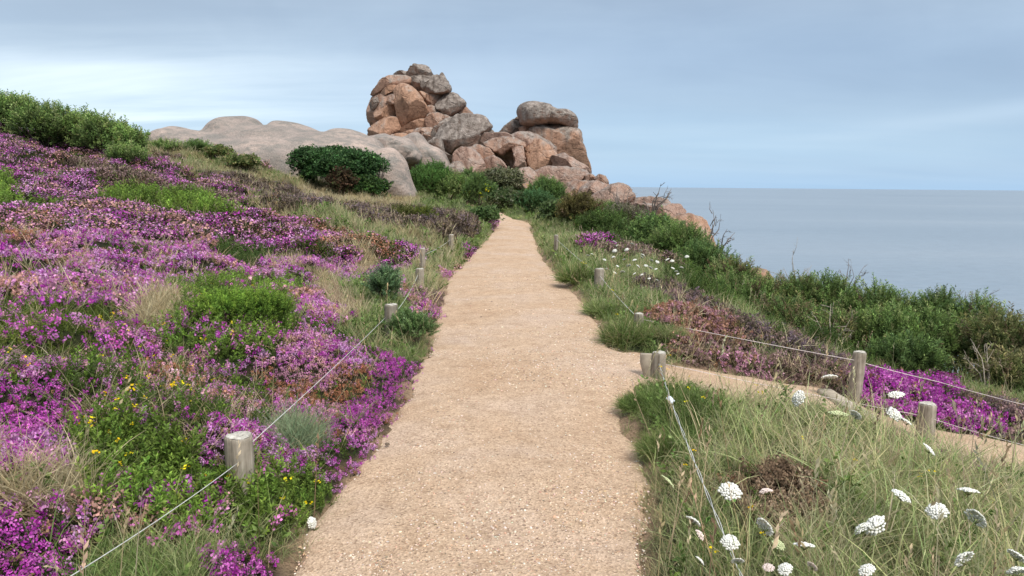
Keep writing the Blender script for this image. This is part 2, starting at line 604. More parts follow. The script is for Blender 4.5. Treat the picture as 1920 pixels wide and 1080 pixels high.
def ground(x, y):
    x = np.asarray(x, float); y = np.asarray(y, float)
    z = terrain_raw(x, y)
    r = np.hypot(x, y)
    d = np.minimum(d_main(x, y), d_side(x, y))
    k = sstep(0.0, 0.7, d)
    amp = np.clip(0.05 + r * 0.008, 0.05, 0.35)
    z = z + k * amp * fbm(x * 1.3, y * 1.3, seed=3, oct=3) + k * np.clip(r * 0.012, 0, .35) * fbm(x * .3, y * .3, seed=9, oct=2)
    for mx, my, mr, mh in MOUNDS:
        z = z + k * mh * np.exp(-((x - mx) ** 2 + (y - my) ** 2) / (mr * mr))
    z = z + 0.02 * k
    dm = d_main(x, y); ds = d_side(x, y)
    en = .07 * fbm(x * 4.0, y * 4.0, seed=45, oct=3)
    wm = 1 - sstep(-0.09, 0.20, dm + en)
    z = z * (1 - wm) + (zpath(y) - 0.05) * wm
    ws = (1 - sstep(-0.08, 0.20, ds + en)) * (1 - wm)
    z = z * (1 - ws) + (zside(x) - 0.05) * ws
    far = sstep(62, 84, r)
    z = z * (1 - far) - 26 * far
    return z


def hit(px, py, h=0.0, t0=1.5, t1=70):
    """where the view ray through a spot of the photograph meets the land raised by h"""
    d = ray(px, py); d = d / d[1]
    t = np.exp(np.linspace(math.log(t0), math.log(t1), 700))
    P = CAMP + t[:, None] * d
    g = ground(P[:, 0], P[:, 1]) + h
    below = np.nonzero(P[:, 2] <= g)[0]
    return P[below[0]] if len(below) else P[-1]


# ------------------------------------------------------------------ plant cover map (world ground spots -> class)
DEF_L, DEF_R = 'H', 'GP'
POLY = [
    ('STO', [(110, 268), (300, 300), (420, 345), (520, 398), (640, 440), (770, 478), (800, 520), (840, 500), (900, 445), (935, 400), (900, 330), (720, 330), (560, 330), (350, 270), (100, 230)]),
    ('H', [(0, 262), (110, 272), (200, 300), (330, 335), (470, 380), (600, 425), (700, 460), (780, 495), (800, 540), (0, 540)]),
    ('HD', [(120, 292), (260, 318), (420, 372), (480, 398), (380, 396), (200, 350), (120, 310)]),
    ('HB', [(330, 318), (450, 330), (560, 350), (620, 385), (560, 392), (430, 352)]),
    ('HB', [(650, 385), (720, 372), (800, 388), (890, 402), (905, 438), (850, 455), (760, 432), (680, 420), (630, 400)]),
    ('HDP', [(270, 284), (340, 290), (345, 300), (270, 298)]),
    ('ST', [(560, 348), (640, 352), (740, 362), (790, 372), (770, 392), (640, 382), (560, 366)]),
    ('GW', [(790, 355), (880, 360), (935, 400), (930, 450), (880, 480), (830, 490), (880, 440), (890, 400), (800, 385)]),
    ('G', [(160, 352), (260, 350), (380, 375), (475, 404), (400, 410), (300, 400), (200, 380)]),
    ('G', [(0, 322), (40, 345), (125, 388), (60, 396), (0, 388)]),
    ('HR', [(0, 388), (60, 398), (120, 440), (50, 455), (0, 440)]),
    ('HR', [(510, 398), (600, 420), (690, 455), (750, 482), (690, 490), (600, 455)]),
    ('GD', [(370, 462), (480, 470), (505, 495), (420, 502)]),
    ('HR', [(100, 525), (170, 530), (165, 555), (90, 550)]),
    ('ST', [(640, 450), (690, 468), (690, 512), (645, 508)]),
    ('STP', [(540, 478), (620, 512), (690, 560), (720, 600), (660, 585), (590, 545)]),
    ('GY', [(0, 575), (100, 562), (190, 590), (275, 620), (310, 670), (240, 692), (120, 682), (0, 665)]),
    ('G', [(300, 545), (440, 528), (540, 540), (590, 600), (570, 650), (460, 680), (330, 650)]),
    ('ST', [(215, 560), (330, 560), (345, 605), (230, 612)]),
    ('ST', [(335, 672), (400, 672), (400, 696), (335, 696)]),
    ('HQ', [(480, 690), (640, 650), (770, 690), (750, 770), (640, 800), (500, 780)]),
    ('MIX', [(0, 690), (330, 690), (520, 720), (520, 790), (300, 800), (90, 800), (0, 720)]),
    ('G', [(90, 850), (200, 806), (330, 822), (420, 890), (560, 880), (640, 900), (640, 960), (520, 1010), (300, 1020), (180, 965), (110, 910)]),
    ('ST', [(0, 880), (120, 895), (200, 935), (110, 955), (0, 940)]),
    ('HS', [(0, 735), (80, 740), (130, 790), (60, 835), (0, 835)]),
    ('HS', [(0, 965), (60, 975), (130, 1030), (160, 1090), (0, 1090)]),
    ('GM', [(150, 985), (300, 1020), (560, 985), (640, 950), (560, 1040), (530, 1090), (160, 1090)]),
    ('HS', [(370, 1035), (520, 1035), (530, 1090), (360, 1090)]),
    ('HS', [(600, 800), (730, 760), (800, 680), (800, 640), (760, 640), (700, 720)]),
    ('GT', [(500, 782), (590, 778), (640, 820), (560, 830)]),
    ('GM', [(660, 590), (740, 600), (800, 600), (830, 640), (800, 690), (760, 660), (700, 640)]),
    ('HDP', [(740, 530), (830, 540), (838, 600), (800, 590)]),
    ('GW', [(640, 520), (700, 515), (760, 560), (740, 600), (690, 600)]),
    ('STO', [(760, 500), (840, 500), (838, 540), (770, 535)]),
    # right of the path
    ('GP', [(940, 400), (1010, 400), (1120, 440), (1300, 520), (1330, 600), (1140, 640), (1000, 480)]),
    ('GW', [(900, 320), (1060, 340), (1100, 400), (1000, 410), (940, 400)]),
    ('GD', [(1060, 380), (1400, 400), (1960, 480), (1960, 740), (1700, 690), (1450, 610), (1300, 530), (1200, 480), (1100, 440)]),
    ('HS', [(1105, 448), (1160, 448), (1165, 466), (1105, 464)]),
    ('HD', [(1160, 462), (1280, 490), (1290, 515), (1240, 500), (1160, 475)]),
    ('HDB', [(1205, 528), (1290, 532), (1360, 585), (1480, 625), (1600, 670), (1585, 690), (1440, 650), (1330, 605), (1220, 560)]),
    ('HX', [(1230, 568), (1330, 580), (1400, 620), (1420, 665), (1330, 690), (1250, 650)]),
    ('HP', [(1280, 660), (1420, 650), (1590, 690), (1600, 735), (1440, 720), (1320, 705)]),
    ('HS', [(1590, 686), (1720, 688), (1820, 738), (1890, 790), (1850, 830), (1700, 805), (1600, 765)]),
    ('HDB', [(1820, 730), (1960, 765), (1960, 850), (1880, 830), (1880, 790)]),
    ('GDT', [(1130, 590), (1230, 590), (1280, 650), (1210, 672), (1130, 656)]),
    ('GM', [(1040, 470), (1120, 500), (1200, 560), (1240, 600), (1140, 640), (1080, 560)]),
    ('GS', [(1140, 700), (1260, 690), (1350, 740), (1620, 780), (1960, 900), (1960, 1100), (1180, 1100), (1190, 880)]),
    ('GDT', [(1140, 720), (1250, 690), (1330, 740), (1330, 850), (1210, 880), (1150, 800)]),
    ('STO', [(1420, 985), (1640, 985), (1660, 1090), (1400, 1090)]),
    ('DRY', [(1405, 905), (1500, 892), (1600, 928), (1610, 985), (1450, 985), (1395, 950)]),
    ('GM', [(1190, 900), (1330, 890), (1380, 980), (1360, 1090), (1180, 1090)]),
    ('HDP', [(1690, 815), (1760, 830), (1840, 880), (1860, 910), (1760, 890)]),
]


def in_poly(x, y, poly):
    c = np.zeros(len(x), bool)
    n = len(poly)
    for i in range(n):
        x0, y0 = poly[i]; x1, y1 = poly[(i + 1) % n]
        if y0 == y1: continue
        t = ((y0 > y) != (y1 > y)) & (x < (x1 - x0) * (y - y0) / (y1 - y0) + x0)
        c ^= t
    return c


def classify(x, y, z):
    """plant class of ground spots; the ragged patch edges come from world-space noise"""
    r = np.hypot(x, y)
    w = np.clip(r * 0.05, 0.12, 0.9)
    xs = x + w * 0.55 * fbm(x * 2.2 / (1 + r * .08), y * 2.2 / (1 + r * .08), seed=21)
    ys = y + w * 1.0 * fbm(x * 2.2 / (1 + r * .08), y * 2.2 / (1 + r * .08), seed=22)
    px, py = project(np.column_stack([xs, np.maximum(ys, 0.6), z + 0.05]))
    px = np.clip(px, 2, 1918); py = np.clip(py, 262, 1078)
    out = np.where(x < (xl(y) + xr(y)) / 2, DEF_L, DEF_R).astype('<U4')
    for name, pl in POLY:
        out[in_poly(px, py, pl)] = name
    return out


SOIL = {'H': (.055, .055, .03), 'HS': (.06, .05, .035), 'HD': (.12, .085, .075), 'HDP': (.09, .055, .065), 'HB': (.085, .066, .055), 'HDB': (.08, .06, .055),
        'HR': (.13, .07, .05), 'HP': (.13, .08, .07), 'G': (.045, .07, .02), 'GD': (.04, .055, .02), 'GL': (.06, .10, .02), 'GM': (.10, .11, .05),
        'GS': (.11, .105, .055), 'GP': (.13, .14, .065), 'GT': (.09, .11, .06), 'GW': (.09, .11, .045), 'GDT': (.05, .065, .025), 'ST': (.26, .21, .11),
        'STO': (.17, .15, .075), 'STP': (.24, .17, .11), 'MIX': (.06, .06, .04), 'DRY': (.08, .05, .035), 'HX': (.12, .07, .05), 'HQ': (.07, .055, .035), 'GY': (.05, .06, .02)}

for k_ in SOIL:  # dark peat, toned down further to paint in the shade between plants
    if k_ not in ('ST', 'STO', 'STP', 'GP'):
        SOIL[k_] = tuple(.62 * q_ for q_ in SOIL[k_])

# ------------------------------------------------------------------ setting
# land: one sheet, finely divided inside the view
ang = np.concatenate([np.arange(-50, 50, 0.25), np.arange(50, 310, 3.0)])
rad = np.concatenate([[0.05], np.exp(np.linspace(math.log(0.6), math.log(90), 300)), [130, 400]])
A_, R_ = np.meshgrid(np.radians(ang), rad, indexing='ij')
GX, GY = (R_ * np.sin(A_)).ravel(), (R_ * np.cos(A_)).ravel()
GZ = ground(GX, GY)
na, nr = len(ang), len(rad)
i, j = np.meshgrid(np.arange(na), np.arange(nr - 1), indexing='ij')
i2 = (i + 1) % na
GF = np.stack([i * nr + j, i * nr + j + 1, i2 * nr + j + 1, i2 * nr + j], -1).reshape(-1, 4)
cls = classify(GX, GY, GZ)
gc = np.zeros((len(GX), 3), np.float32)
for k, c in SOIL.items():
    gc[cls == k] = c
sand = 1 - sstep(.0, .17, np.minimum(d_main(GX, GY), d_side(GX, GY)) + .09 * fbm(GX * 5, GY * 5, seed=46))
gc = gc * (1 - sand[:, None]) + np.array([.33, .225, .145]) * sand[:, None]
land = mesh_obj('ground', np.column_stack([GX, GY, GZ]), GF, ground_material(), None, gc, True)
tag(land, 'dark peaty soil of the heath, darkened for the shade under heather and grass on a coastal slope', 'ground', None, 'structure')

# main path
Ys = np.concatenate([np.linspace(-8, 2, 12), np.arange(2.15, 20, .09), np.arange(20, PATH_END - 0.5, .25)])
us = np.linspace(0, 1, 60)
ragged = 0.05 * fbm(Ys * 3.6, Ys * 0 + 3.1, seed=31, oct=4)
ragged2 = 0.05 * fbm(Ys * 3.6, Ys * 0 + 9.1, seed=33, oct=4)
V = []
xa, xb = xl(Ys) - 0.10 + ragged, xr(Ys) + 0.06 + ragged2
U, YY = np.meshgrid(us, Ys)
XX = xa[:, None] + (xb - xa)[:, None] * U
ZZ = zpath(YY) + 0.012 * fbm(XX * 2.5, YY * 2.5, seed=5) + 0.035 * (1 - (2 * U - 1) ** 2) - 0.02
ZZ -= 0.06 * sstep(.90, 1.0, np.abs(2 * U - 1))
V = np.column_stack([XX.ravel(), YY.ravel(), ZZ.ravel()])
ny, nu = len(Ys), len(us)
i, j = np.meshgrid(np.arange(ny - 1), np.arange(nu - 1), indexing='ij')
F = np.stack([i * nu + j, i * nu + j + 1, (i + 1) * nu + j + 1, (i + 1) * nu + j], -1).reshape(-1, 4)
M_PATH = path_material()
tag(mesh_obj('path', V, F, M_PATH, None, None, True), 'sandy pink gravel footpath running straight up to the rocks', 'path', None, 'structure')

# side path
Xs = np.linspace(1.0, 8.8, 120)
U, XX = np.meshgrid(np.linspace(0, 1, 20), Xs)
lo, up_ = s_lo(Xs) - 0.05 + .05 * fbm(Xs * 3, Xs * 0 + 1.7, seed=35), s_up(Xs) + 0.05 + .04 * fbm(Xs * 3, Xs * 0 + 5.7, seed=36)
YY = lo[:, None] + (up_ - lo)[:, None] * U
ZZ = zside(XX) + 0.012 * fbm(XX * 2.5, YY * 2.5, seed=6) + 0.012 - 0.05 * (np.abs(2 * U - 1) > 0.99)
ZZ -= 0.03 * (1 - sstep(1.0, 1.25, XX))
V = np.column_stack([XX.ravel(), YY.ravel(), ZZ.ravel()])
i, j = np.meshgrid(np.arange(119), np.arange(19), indexing='ij')
F = np.stack([i * 20 + j, (i + 1) * 20 + j, (i + 1) * 20 + j + 1, i * 20 + j + 1], -1).reshape(-1, 4)
tag(mesh_obj('side_path', V, F, M_PATH, None, None, True), 'narrow sandy side path dropping away between the fence posts', 'path', None, 'structure')

# sea
S = 45000.0
sea = mesh_obj('sea', [(-S, -S, 0), (S, -S, 0), (S, S, 0), (-S, S, 0)], [(0, 1, 2, 3)], sea_material())
sea.location = (0, 0, -19)
tag(sea, 'calm blue grey sea reaching to the horizon', 'sea', None, 'structure')


# ------------------------------------------------------------------ plant prototypes: (V, F quads, K flower weight, J brightness)
def frame(d):
    d = np.asarray(d, float); d = d / np.linalg.norm(d)
    a = np.cross(d, [0, 0, 1.0]) if abs(d[2]) < 0.95 else np.cross(d, [1.0, 0, 0])
    a /= np.linalg.norm(a)
    return d, a, np.cross(d, a)


class Proto:
    def __init__(self):
        self.V, self.F, self.K, self.J = [], [], [], []

    def quad(self, c, u, v, k, j):
        o = len(self.V)
        self.V += [c - u - v, c + u - v, c + u + v, c - u + v]
        self.F.append((o, o + 1, o + 2, o + 3))
        self.K += [k] * 4
        self.J += [j] * 4

    def leaf(self, base, d, length, width, k, j, roll=None):
        d, a, b = frame(d)
        r = random.uniform(0, 2 * PI) if roll is None else roll
        s = math.cos(r) * a + math.sin(r) * b
        o = len(self.V)
        m = base + d * length * 0.45
        self.V += [base, m - s * width, base + d * length, m + s * width]
        self.F.append((o, o + 1, o + 2, o + 3))
        self.K += [k] * 4
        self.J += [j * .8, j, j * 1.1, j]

    def blade(self, base, d, length, width, droop, k, j, seg=3):
        d, a, b = frame(d)
        r = random.uniform(0, 2 * PI)
        s = math.cos(r) * a + math.sin(r) * b
        p = np.array(base, float); dd = d.copy()
        prev = None
        for i in range(seg + 1):
            w = width * (1 - (i / (seg)) ** 1.5 * 0.9)
            o = len(self.V)
            self.V += [p - s * w, p + s * w]
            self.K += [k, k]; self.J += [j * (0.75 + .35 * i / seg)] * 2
            if prev is not None:
                self.F.append((prev, prev + 1, o + 1, o))
            prev = o
            p = p + dd * length / seg
            dd = dd + np.array([d[0], d[1], 0]) * droop * .5 - np.array([0, 0, droop]) * (i + 1) / seg
            dd /= np.linalg.norm(dd)

    def done(self):
        return (np.array(self.V, np.float32), np.array(self.F, np.int64), np.array(self.K, np.float32)[:, None], np.array(self.J, np.float32)[:, None])


def rdir(up=0.3, spread=1.0):
    a = random.uniform(0, 2 * PI)
    return np.array([math.cos(a) * spread, math.sin(a) * spread, up])


def p_heather(nfl, nlf, fs, spikes=2):
    """one sprig, 1 high: a leafy stem with a spike of bells"""
    p = Proto()
    for s in range(spikes):
        ln = rdir(random.uniform(1.2, 3.0)); ln /= np.linalg.norm(ln)
        base = np.array([random.uniform(-.12, .12), random.uniform(-.12, .12), 0]) * (spikes > 1)
        h = random.uniform(.75, 1.05)
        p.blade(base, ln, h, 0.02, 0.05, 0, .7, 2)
        for i in range(nlf):
            t = random.uniform(.1, .7) * h
            p.leaf(base + ln * t, rdir(random.uniform(.2, 1)), .16, .035, 0, random.uniform(.6, 1.3))
        for i in range(nfl):
            t = h * (0.55 + 0.48 * random.random())
            rr = .17 * (1.3 - .75 * abs(t / h - .78) * 3)
            o = rdir(0); c = base + ln * t + o * rr * random.uniform(.4, 1)
            d, a, b = frame(o + np.array([0, 0, random.uniform(-.4, 1.0)]))
            r = random.uniform(0, PI)
            u = (math.cos(r) * a + math.sin(r) * b); v = (-math.sin(r) * a + math.cos(r) * b)
            p.quad(c, u * fs * random.uniform(.7, 1.2), v * fs * random.uniform(.5, .9), random.choice([1, 1, 1, .8]), random.uniform(.65, 1.35))
    return p.done()


def p_heather_far(n, fs, fl=0.75):
    """a small tuft seen from far off, 1 wide"""
    p = Proto()
    for i in range(n):
        c = np.array([random.uniform(-.5, .5), random.uniform(-.5, .5), random.uniform(.15, .75)])
        k = 1 if (random.random() < fl and c[2] > .25) else 0
        d, a, b = frame(rdir(random.uniform(.2, 2)))
        p.quad(c, a * fs * random.uniform(.6, 1.3), b * fs * random.uniform(.5, 1), k, random.uniform(.6, 1.4))
    for i in range(4):
        p.leaf(np.array([random.uniform(-.3, .3), random.uniform(-.3, .3), 0]), rdir(1.4), .8, .09, 0, random.uniform(.6, 1.1))
    return p.done()


def p_grass(nb, L, w, spread, droop, seg=3):
    p = Proto()
    for i in range(nb):
        base = np.array([random.gauss(0, spread), random.gauss(0, spread), 0])
        d = rdir(random.uniform(.9, 3.2))
        p.blade(base, d, L * random.uniform(.5, 1.15), w * random.uniform(.6, 1.2), droop * random.uniform(.3, 1.5), random.choice([0, 0, .3, .6, 1]), random.uniform(.7, 1.3), seg)
    return p.done()


def p_stalk():
    """tall grass stalk with a seed head"""
    p = Proto()
    d = rdir(random.uniform(3, 8))
    p.blade(np.zeros(3), d, 1.0, .006, .08, 1, 1, 4)
    top = p.V[-1]
    dn = np.array(p.V[-1]) - np.array(p.V[-3]); dn /= np.linalg.norm(dn)
    for i in range(7):
        p.leaf(np.array(top) - dn * .035 * i, dn + rdir(0) * .5, .07, .012, 1, random.uniform(.8, 1.3))
    return p.done()


def p_twig(nn, nl, nw, tip=1.0):
    """gorse-like twig, 1 long, bristling with needles"""
    p = Proto()
    ln = rdir(2.2, .6); ln /= np.linalg.norm(ln)
    p.blade(np.zeros(3), ln, 1, .022, .1, 0, .6, 2)
    for i in range(nn):
        t = (i + random.random()) / nn
        o = rdir(0)
        d = ln * random.uniform(.4, 1.1) + o
        p.leaf(ln * (.08 + .9 * t), d, nl * (1.15 - .6 * t), nw, min(1, max(0, t * tip + random.uniform(-.25, .25))), random.uniform(.6, 1.35))
    return p.done()


def p_leafy(nn, nl, nw):
    p = Proto()
    ln = rdir(1.0, .8); ln /= np.linalg.norm(ln)
    p.blade(np.zeros(3), ln, 1, .02, .1, 0, .6, 2)
    for i in range(nn):
        t = (i + random.random()) / nn
        p.leaf(ln * t, rdir(random.uniform(.1, .9)), nl * random.uniform(.7, 1.2), nw, random.choice([0, .3, .7, 1]), random.uniform(.65, 1.35))
    return p.done()


def p_blossom(n, s):
    p = Proto()
    for i in range(n):
        c = np.array([random.gauss(0, .25), random.gauss(0, .25), random.gauss(0, .2)])
        d, a, b = frame(rdir(random.uniform(.4, 2)))
        p.quad(c, a * s, b * s * .8, 1, random.uniform(.8, 1.2))
    return p.done()


def p_pebble():
    p = Proto()
    n = 5
    sx, sy, sz = random.uniform(.7, 1.3), random.uniform(.6, 1), random.uniform(.4, .7)
    q = [np.array([x * sx, y * sy, z * sz]) * random.uniform(.75, 1.15) for x, y, z in
         [(-1, -1, -.4), (1, -1, -.4), (1, 1, -.4), (-1, 1, -.4), (-.6, -.6, 1), (.6, -.6, 1), (.6, .6, 1), (-.6, .6, 1)]]
    p.V = [v * .5 for v in q]
    p.F = [(4, 5, 6, 7), (0, 1, 5, 4), (1, 2, 6, 5), (2, 3, 7, 6), (3, 0, 4, 7)]
    p.K = [0] * 8; p.J = [random.uniform(.9, 1.1)] * 8
    return p.done()


PR = {
    'heath_n': [p_heather(20, 9, .042) for _ in range(8)],
    'heath_m': [p_heather(12, 5, .058) for _ in range(8)],
    'heath_f': [p_heather_far(36, .055) for _ in range(8)],
    'grass_n': [p_grass(8, 1, .009, .06, .35, 4) for _ in range(10)],
    'grass_m': [p_grass(8, 1, .016, .08, .3, 3) for _ in range(8)],
    'grass_f': [p_grass(9, 1, .03, .15, .25, 2) for _ in range(8)],
    'stalk': [p_stalk() for _ in range(6)],
    'twig_n': [p_twig(40, .20, .021) for _ in range(8)],
    'twig_m': [p_twig(30, .22, .019) for _ in range(8)],
    'twig_f': [p_twig(22, .26, .030) for _ in range(8)],
    'leafy': [p_leafy(16, .24, .06) for _ in range(8)],
    'leafy_f': [p_leafy(12, .34, .10) for _ in range(8)],
    'blossom': [p_blossom(6, .16) for _ in range(5)],
    'pebble': [p_pebble() for _ in range(10)],
}


def rot_zxz(yaw, tilt, spin):
    def rz(a):
        c, s = np.cos(a), np.sin(a); o = np.zeros_like(a); l = np.ones_like(a)
        return np.stack([np.stack([c, -s, o], -1), np.stack([s, c, o], -1), np.stack([o, o, l], -1)], -2)
    c, s = np.cos(tilt), np.sin(tilt); o = np.zeros_like(tilt); l = np.ones_like(tilt)
    rx = np.stack([np.stack([l, o, o], -1), np.stack([o, c, -s], -1), np.stack([o, s, c], -1)], -2)
    return rz(yaw) @ rx @ rz(spin)


class Buf:
    def __init__(self):
        self.V, self.F, self.C, self.n = [], [], [], 0

    def emit(self, protos, pos, scale, colA, colB, tilt=0.25, R=None):
        M = len(pos)
        if M == 0: return
        if R is None:
            R = rot_zxz(RNG.uniform(0, 2 * PI, M), np.abs(RNG.normal(0, tilt, M)), RNG.uniform(0, 2 * PI, M))
        which = RNG.integers(0, len(protos), M)
        colA = np.broadcast_to(np.asarray(colA, np.float32), (M, 3)); colB = np.broadcast_to(np.asarray(colB, np.float32), (M, 3))
        scale = np.broadcast_to(np.asarray(scale, float), (M,))
        for k, (v, f, kk, jj) in enumerate(protos):
            s = np.nonzero(which == k)[0]
            if len(s) == 0: continue
            W = np.einsum('mij,nj->mni', R[s] * scale[s, None, None], v) + pos[s][:, None, :]
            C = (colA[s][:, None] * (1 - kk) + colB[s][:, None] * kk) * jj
            nv = len(v)
            self.V.append(W.reshape(-1, 3).astype(np.float32))
            self.C.append(C.reshape(-1, 3).astype(np.float32))
            self.F.append((f[None] + (np.arange(len(s)) * nv)[:, None, None] + self.n).reshape(-1, 4))
            self.n += nv * len(s)

    def build(self, name, mat, parent=None):
        if not self.V: return None
        return mesh_obj(name, np.vstack(self.V), np.vstack(self.F), mat, parent, np.vstack(self.C))


def pick(cols, M, var=0.12, w=None):
    cols = np.array(cols, np.float32)
    c = cols[RNG.choice(len(cols), M, p=w)]
    return np.clip(c * RNG.normal(1, var, (M, 1)) * RNG.normal(1, .05, (M, 3)), 0.005, 1)


PURPLE = [(.52, .085, .45), (.62, .16, .53), (.42, .045, .37), (.66, .25, .56)]
PINK = [(.68, .32, .52), (.60, .19, .52), (.70, .38, .44), (.52, .12, .48)]
RUST = [(.52, .27, .17), (.42, .18, .10), (.58, .33, .28), (.52, .26, .36)]
DULL = [(.34, .22, .21), (.27, .18, .16), (.38, .24, .26), (.31, .24, .17)]
BROWN = [(.21, .15, .14), (.16, .12, .10), (.25, .18, .15), (.19, .14, .16)]
LEAFG = [(.085, .13, .025), (.115, .17, .035), (.06, .095, .022)]
BRIGHT = [(.23, .37, .05), (.28, .42, .06), (.17, .29, .045)]
STRAW = [(.50, .40, .23), (.42, .34, .19), (.58, .49, .31), (.44, .38, .24)]
GRN = [(.16, .245, .065), (.21, .29, .085), (.115, .195, .05), (.28, .33, .12)]
PALEG = [(.33, .37, .16), (.40, .42, .21), (.25, .33, .13), (.46, .44, .25)]
HSTEM = [(.07, .085, .03), (.055, .07, .025), (.10, .08, .04)]
YELLOW = [(.80, .55, .01), (.75, .62, .02)]

# ------------------------------------------------------------------ scatter spots over the land
def spots(rho, d0, d1, half=45):
    a = math.radians(half)
    area = a * (d1 * d1 - d0 * d0)
    M = int(rho * area)
    r = np.sqrt(RNG.uniform(d0 * d0, d1 * d1, M)); t = RNG.uniform(-a, a, M)
    return r * np.sin(t), r * np.cos(t)


BUFS = {}


def buf(name):
    return BUFS.setdefault(name, Buf())


POSTY = {}
for px_, by_ in ((450, 888), (733, 612), (787, 522), (792, 499), (846, 462), (1236, 698), (1606, 735), (1739, 818), (1124, 530), (1198, 606), (1043, 470)):
    POSTY[px_] = float(hit(px_, by_, .10)[1])
print('POSTY', POSTY)
CLEAR = np.array([[*at(px_, 600, Y_)[:2]] for px_, Y_ in POSTY.items() if px_ not in (450, 1236)])
# ring: inner, outer, spots per m2, level
RINGS = [(1.6, 3.2, 1300, 'n'), (3.2, 5, 1100, 'n'), (5, 7, 650, 'n'), (7, 10, 380, 'm'), (10, 14, 260, 'm'), (14, 19, 170, 'f'), (19, 26, 110, 'f'), (26, 36, 65, 'f'), (36, 50, 30, 'f')]
HEATH = {   # class: (flower colours, share of heather, share grass, share twig, grass colours, flower weights)
    'H': (PURPLE[:2] + [(.60, .26, .58), (.66, .36, .62)] + PURPLE[2:3] + PINK[:2] + [(.70, .34, .60)] + RUST[2:3], .93, .07, .03, STRAW, None),
    'HS': (PURPLE, .95, .03, .02, GRN, None),
    'HR': (RUST + PINK[:2], .90, .07, .03, STRAW, None),
    'HP': (DULL + DULL[:2] + [(.34, .25, .17)] + RUST[3:], .85, .12, .03, STRAW, None),
    'HD': (DULL, .85, .12, .03, STRAW, None),
    'HDP': (DULL + PINK[:2], .8, .15, .05, STRAW, None),
    'HB': (BROWN, .78, .19, .03, STRAW, None),
    'HDB': (BROWN + DULL[:1], .92, .06, .02, STRAW, None),
    'HQ': (RUST[1:] + PINK + PURPLE[:2] + [(.62, .36, .22)], .94, .03, .03, STRAW, None),
    'HX': ([(.40, .19, .12), (.33, .18, .12), (.44, .24, .17), (.45, .24, .27), (.28, .17, .11)], .92, .06, .02, STRAW, None),
    'DRY': ([(.34, .24, .15), (.44, .32, .22), (.25, .17, .11)], .90, .07, .03, STRAW, None),
    'MIX': (PURPLE[:2] + [(.66, .36, .62)] + PINK[:3] + [(.74, .50, .58)] + RUST[:3], .64, .06, .30, STRAW, None),
}
GRASS = {   # class: (colours, length, share grass, share twig/leafy)
    'ST': (STRAW, .27, .97, .03), 'STO': (STRAW + PALEG + GRN[:1], .26, .90, .10), 'STP': (STRAW + [(.50, .34, .26)], .26, .90, .10),
    'GM': (GRN + PALEG + STRAW[:1], .22, .85, .15), 'GS': (STRAW[1:3] + PALEG + GRN + PALEG[:2] + [(.20, .19, .09)], .165, .93, .07), 'GP': (PALEG + GRN + STRAW[:1], .22, .95, .05),
    'GT': ([(.20, .27, .15), (.26, .32, .18), (.3, .3, .16)], .26, 1, 0), 'GW': (PALEG + GRN, .25, .6, .4), 'GDT': (GRN + LEAFG + PALEG[:1], .20, .88, .12),
}
TWIGS = {'G': (LEAFG, [(.22, .35, .055), (.27, .40, .07), (.16, .26, .045)], .2), 'GD': (LEAFG, [(.10, .17, .04), (.13, .19, .045), (.08, .14, .04)], .2), 'GL': (LEAFG, BRIGHT, .18), 'GY': (LEAFG, [(.16, .21, .03), (.12, .165, .03), (.20, .24, .045)], .13)}

